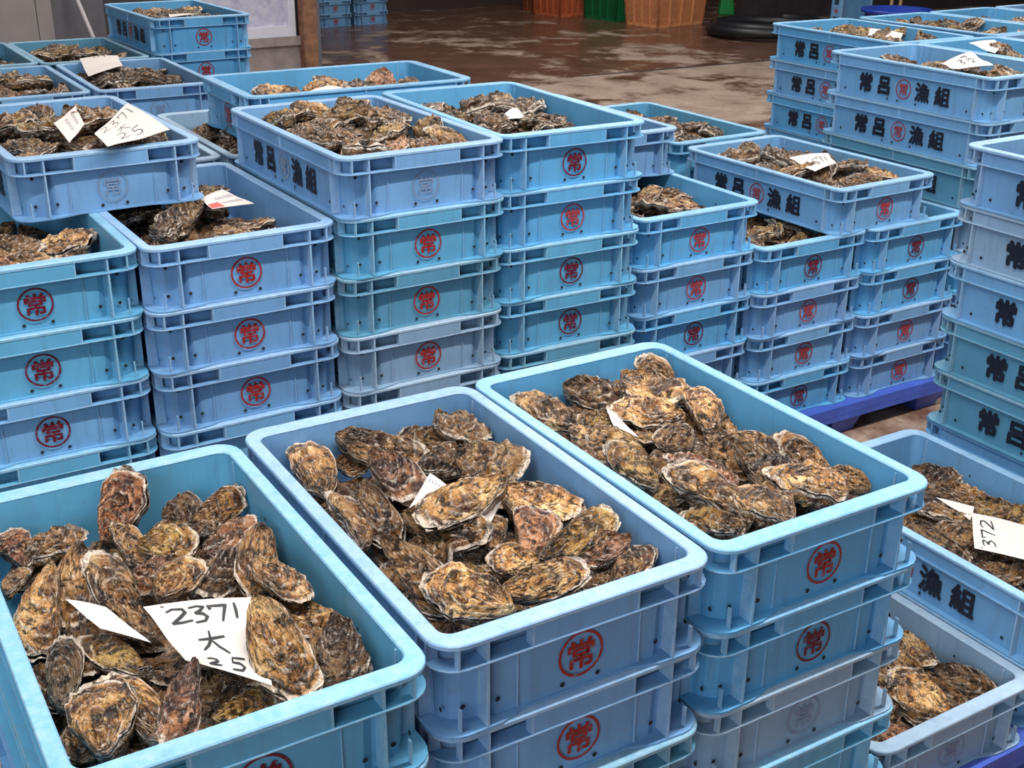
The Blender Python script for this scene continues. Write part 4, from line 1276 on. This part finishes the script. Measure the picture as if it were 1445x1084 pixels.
# basket crates
def basket(p0, p1, p2, h, col, label, group=None):
    p0, p1, p2 = Vector(p0), Vector(p1), Vector(p2)
    e1 = (p1 - p0); w = e1.length; e1.normalize(); e2 = Vector((-e1.y, e1.x, 0)); l = max(.3, abs((p2 - p0).dot(e2)))
    if (p2 - p0).dot(e2) < 0: e2 = -e2
    r = empty('basket_crate', p0 + e1 * w / 2 + e2 * l / 2, math.atan2(e1.y, e1.x)); tag(r, label, 'basket', group)
    key = 'mesh' + str(col)
    if key not in M: M[key] = mesh_mat('mesh_plastic', col); M[key + 's'] = simple('solid_plastic', col, .42, var=.1)
    hw, hl = w / 2, l / 2; b = MB(); f = 1.10
    for s in (-1, 1):
        b.add([(-hw, s * hl, .02), (hw, s * hl, .02), (hw * f, s * hl * f, h), (-hw * f, s * hl * f, h)], [(0, 1, 2, 3)])
        b.add([(s * hw, -hl, .02), (s * hw, hl, .02), (s * hw * f, hl * f, h), (s * hw * f, -hl * f, h)], [(0, 1, 2, 3)])
    o = obj('mesh_wall', b.mesh('basket_wall'), r, [M[key]])
    md = o.modifiers.new('thick', 'SOLIDIFY'); md.thickness = .004
    b = MB(); b.box(-hw - .004, hw + .004, -hl - .004, hl + .004, 0, .03)
    def bar(x, y, x2, y2, rr=.010):
        b.loft([[(x - rr, y - rr, .01), (x + rr, y - rr, .01), (x + rr, y + rr, .01), (x - rr, y + rr, .01)], [(x2 - rr, y2 - rr, h), (x2 + rr, y2 - rr, h), (x2 + rr, y2 + rr, h), (x2 - rr, y2 + rr, h)]])
    for i in range(5):
        t = -1 + i * .5
        for s in (-1, 1):
            bar(t * hw, s * hl, t * hw * f, s * hl * f); bar(s * hw, t * hl, s * hw * f, t * hl * f)
    b.box(-hw * f - .012, hw * f + .012, -hl * f - .012, -hl * f + .012, h - .01, h + .03); b.box(-hw * f - .012, hw * f + .012, hl * f - .012, hl * f + .012, h - .01, h + .03)
    b.box(-hw * f - .012, -hw * f + .012, -hl * f, hl * f, h - .01, h + .03); b.box(hw * f - .012, hw * f + .012, -hl * f, hl * f, h - .01, h + .03)
    obj('frame', b.mesh('basket_frame'), r, [M[key + 's']])
    return r


ORG, GRN = srgb(212, 142, 96), srgb(24, 104, 60)
g_ = lambda x, y: at_z(x, y, 0)
basket(g_(928, 40), g_(990, 33.5), g_(887, 34), .42, ORG, 'nearest orange mesh basket on the wet floor, right of the green one')
basket(g_(868, 31.5), g_(884, 30.2), g_(827, 25), .40, GRN, 'green basket on the wet floor between orange ones')
basket(g_(790, 24.5), g_(824, 21.5), g_(762, 19), .40, srgb(190, 100, 62), 'orange basket on the wet floor left of the green one')
basket(g_(760, 18.5), g_(770, 18), g_(731, 14.5), .40, srgb(150, 82, 56), 'leftmost, darkest orange basket by the back wall')
# green flared tub
c = g_(1024, 20); b = MB()
b.loft([[(c.x + x * .085, c.y + y * .085, .0) for x, y in ((-1, -1), (1, -1), (1, 1), (-1, 1))], [(c.x + x * .05, c.y + y * .05, .34) for x, y in ((-1, -1), (1, -1), (1, 1), (-1, 1))]], cap0=True, cap1=True)
o = obj('green_tub', b.mesh('green_tub'), None, [M['green']]); tag(o, 'small bright green upturned tub behind the black hose', 'tub')
md = o.modifiers.new('bevel', 'BEVEL'); md.width = .01; md.segments = 2
# black hose coil
hc = g_(1080, 51); b = MB(); pts = []
for i in range(0, 131):
    a = i / 130 * 2 * PI * 2.1 + .5; r = .50 + .03 * math.sin(a * .5)
    pts.append(hc + Vector((r * math.cos(a), r * .9 * math.sin(a), .055 + .075 * i / 130)))
b.tube(pts, .052, 12)
o = obj('rubber_hose', b.mesh('rubber_hose', True), None, [M['hose']]); tag(o, 'thick black rubber hose coiled on the wet floor', 'hose')
# empty crate standing on its end
p = at_z(1178.5, 15.5, .32); t = YAW
xb = Vector((math.cos(t), math.sin(t), 0)); zn = Vector((math.sin(t), -math.cos(t), 0))
r = crate(0, 0, 0, 0, 'blue', None, 'empty lettered crate standing on its end at the back right')
oo = p + xb * HX - zn * .05
r.matrix_world = Matrix(((xb.x, 0, zn.x, oo.x), (xb.y, 0, zn.y, oo.y), (0, 1, 0, L / 2 + .0005), (0, 0, 0, 1)))
# blue tub with sticks
c = at_z(1258, 82, 0); b = MB(); n = 32
lp = lambda r, z: [(c.x + r * math.cos(2 * PI * i / n), c.y + r * math.sin(2 * PI * i / n), z) for i in range(n)]
b.loft([lp(.22, 0), lp(.27, .38), lp(.30, .385), lp(.30, .41), lp(.262, .41), lp(.21, .02)], cap0=True, cap1=True)
o = obj('blue_tub', b.mesh('blue_tub', True), None, [M['tub_blue']]); tag(o, 'dark blue round tub behind the right back crates', 'tub')
for k, (xa, xc, lab) in enumerate(((1263.5, 1257, 'left of two pale wooden sticks leaning above the blue tub'), (1279, 1269, 'right of two pale wooden sticks leaning above the blue tub'))):
    base = Vector((c.x + .02 + .10 * k, c.y + .35, 0)); d = base - CAM; k2 = d.length
    top = CAM + ray(xa, -40) * (c.y + .75); base2 = CAM + ray(xc, 14) * (c.y + .45)
    dd = base2 - top; ft = base2 + dd * (-base2.z / dd.z)
    b = MB(); b.tube([ft, top], .016, 10); o = obj('wooden_stick', b.mesh('wooden_stick', True), None, [M['wood_pale']]); tag(o, lab, 'stick', 'pale wooden sticks behind the blue tub')

# ---------------------------------------------------------------- light: ceiling lamps and a soft fill added from the front
w = bpy.data.worlds.new('World'); SC.world = w; w.use_nodes = True
bg = w.node_tree.nodes['Background']; bg.inputs[0].default_value = (.80, .88, 1.0, 1); bg.inputs[1].default_value = .13


def lamp(loc, size, power, col=(1, .97, .93), target=None, sy=None):
    d = bpy.data.lights.new('lamp', 'AREA'); d.shape = 'RECTANGLE'; d.size = size; d.size_y = sy or size; d.energy = power; d.color = col
    o = bpy.data.objects.new('lamp', d); COL.objects.link(o); o.location = loc
    v = Vector(target) - Vector(loc) if target else Vector((0, 0, -1))
    o.rotation_euler = v.to_track_quat('-Z', 'Y').to_euler()
    return o


k_ = lamp((.45, 1.28, 3.66), 5.0, 225, sy=.10); k_.rotation_euler = (0, 0, YAW)     # a line of tubes running the way the rows of stacks run
lamp((3.2, 2.6, 4.0), .5, 80, sy=1.2)
lamp((.4, 5.6, 4.2), .5, 110, sy=1.2)
lamp((-2.2, 7.2, 4.2), .5, 80, sy=1.2)
lamp((3.4, 7.0, 4.2), .5, 90, sy=1.2)
lamp((.5, 10.5, 4.2), .5, 90, sy=1.2)
lamp((-1.5, -3.2, 2.6), 3.0, 135, (.86, .93, 1.0), target=(0, 3, .6), sy=2.4)      # soft fill added behind the camera, standing for daylight on the front faces
SC.view_settings.view_transform = 'Standard'
SC.view_settings.look = 'None'
SC.view_settings.exposure = 0.0
SC.view_settings.gamma = 1.0
SC.view_settings.use_curve_mapping = False
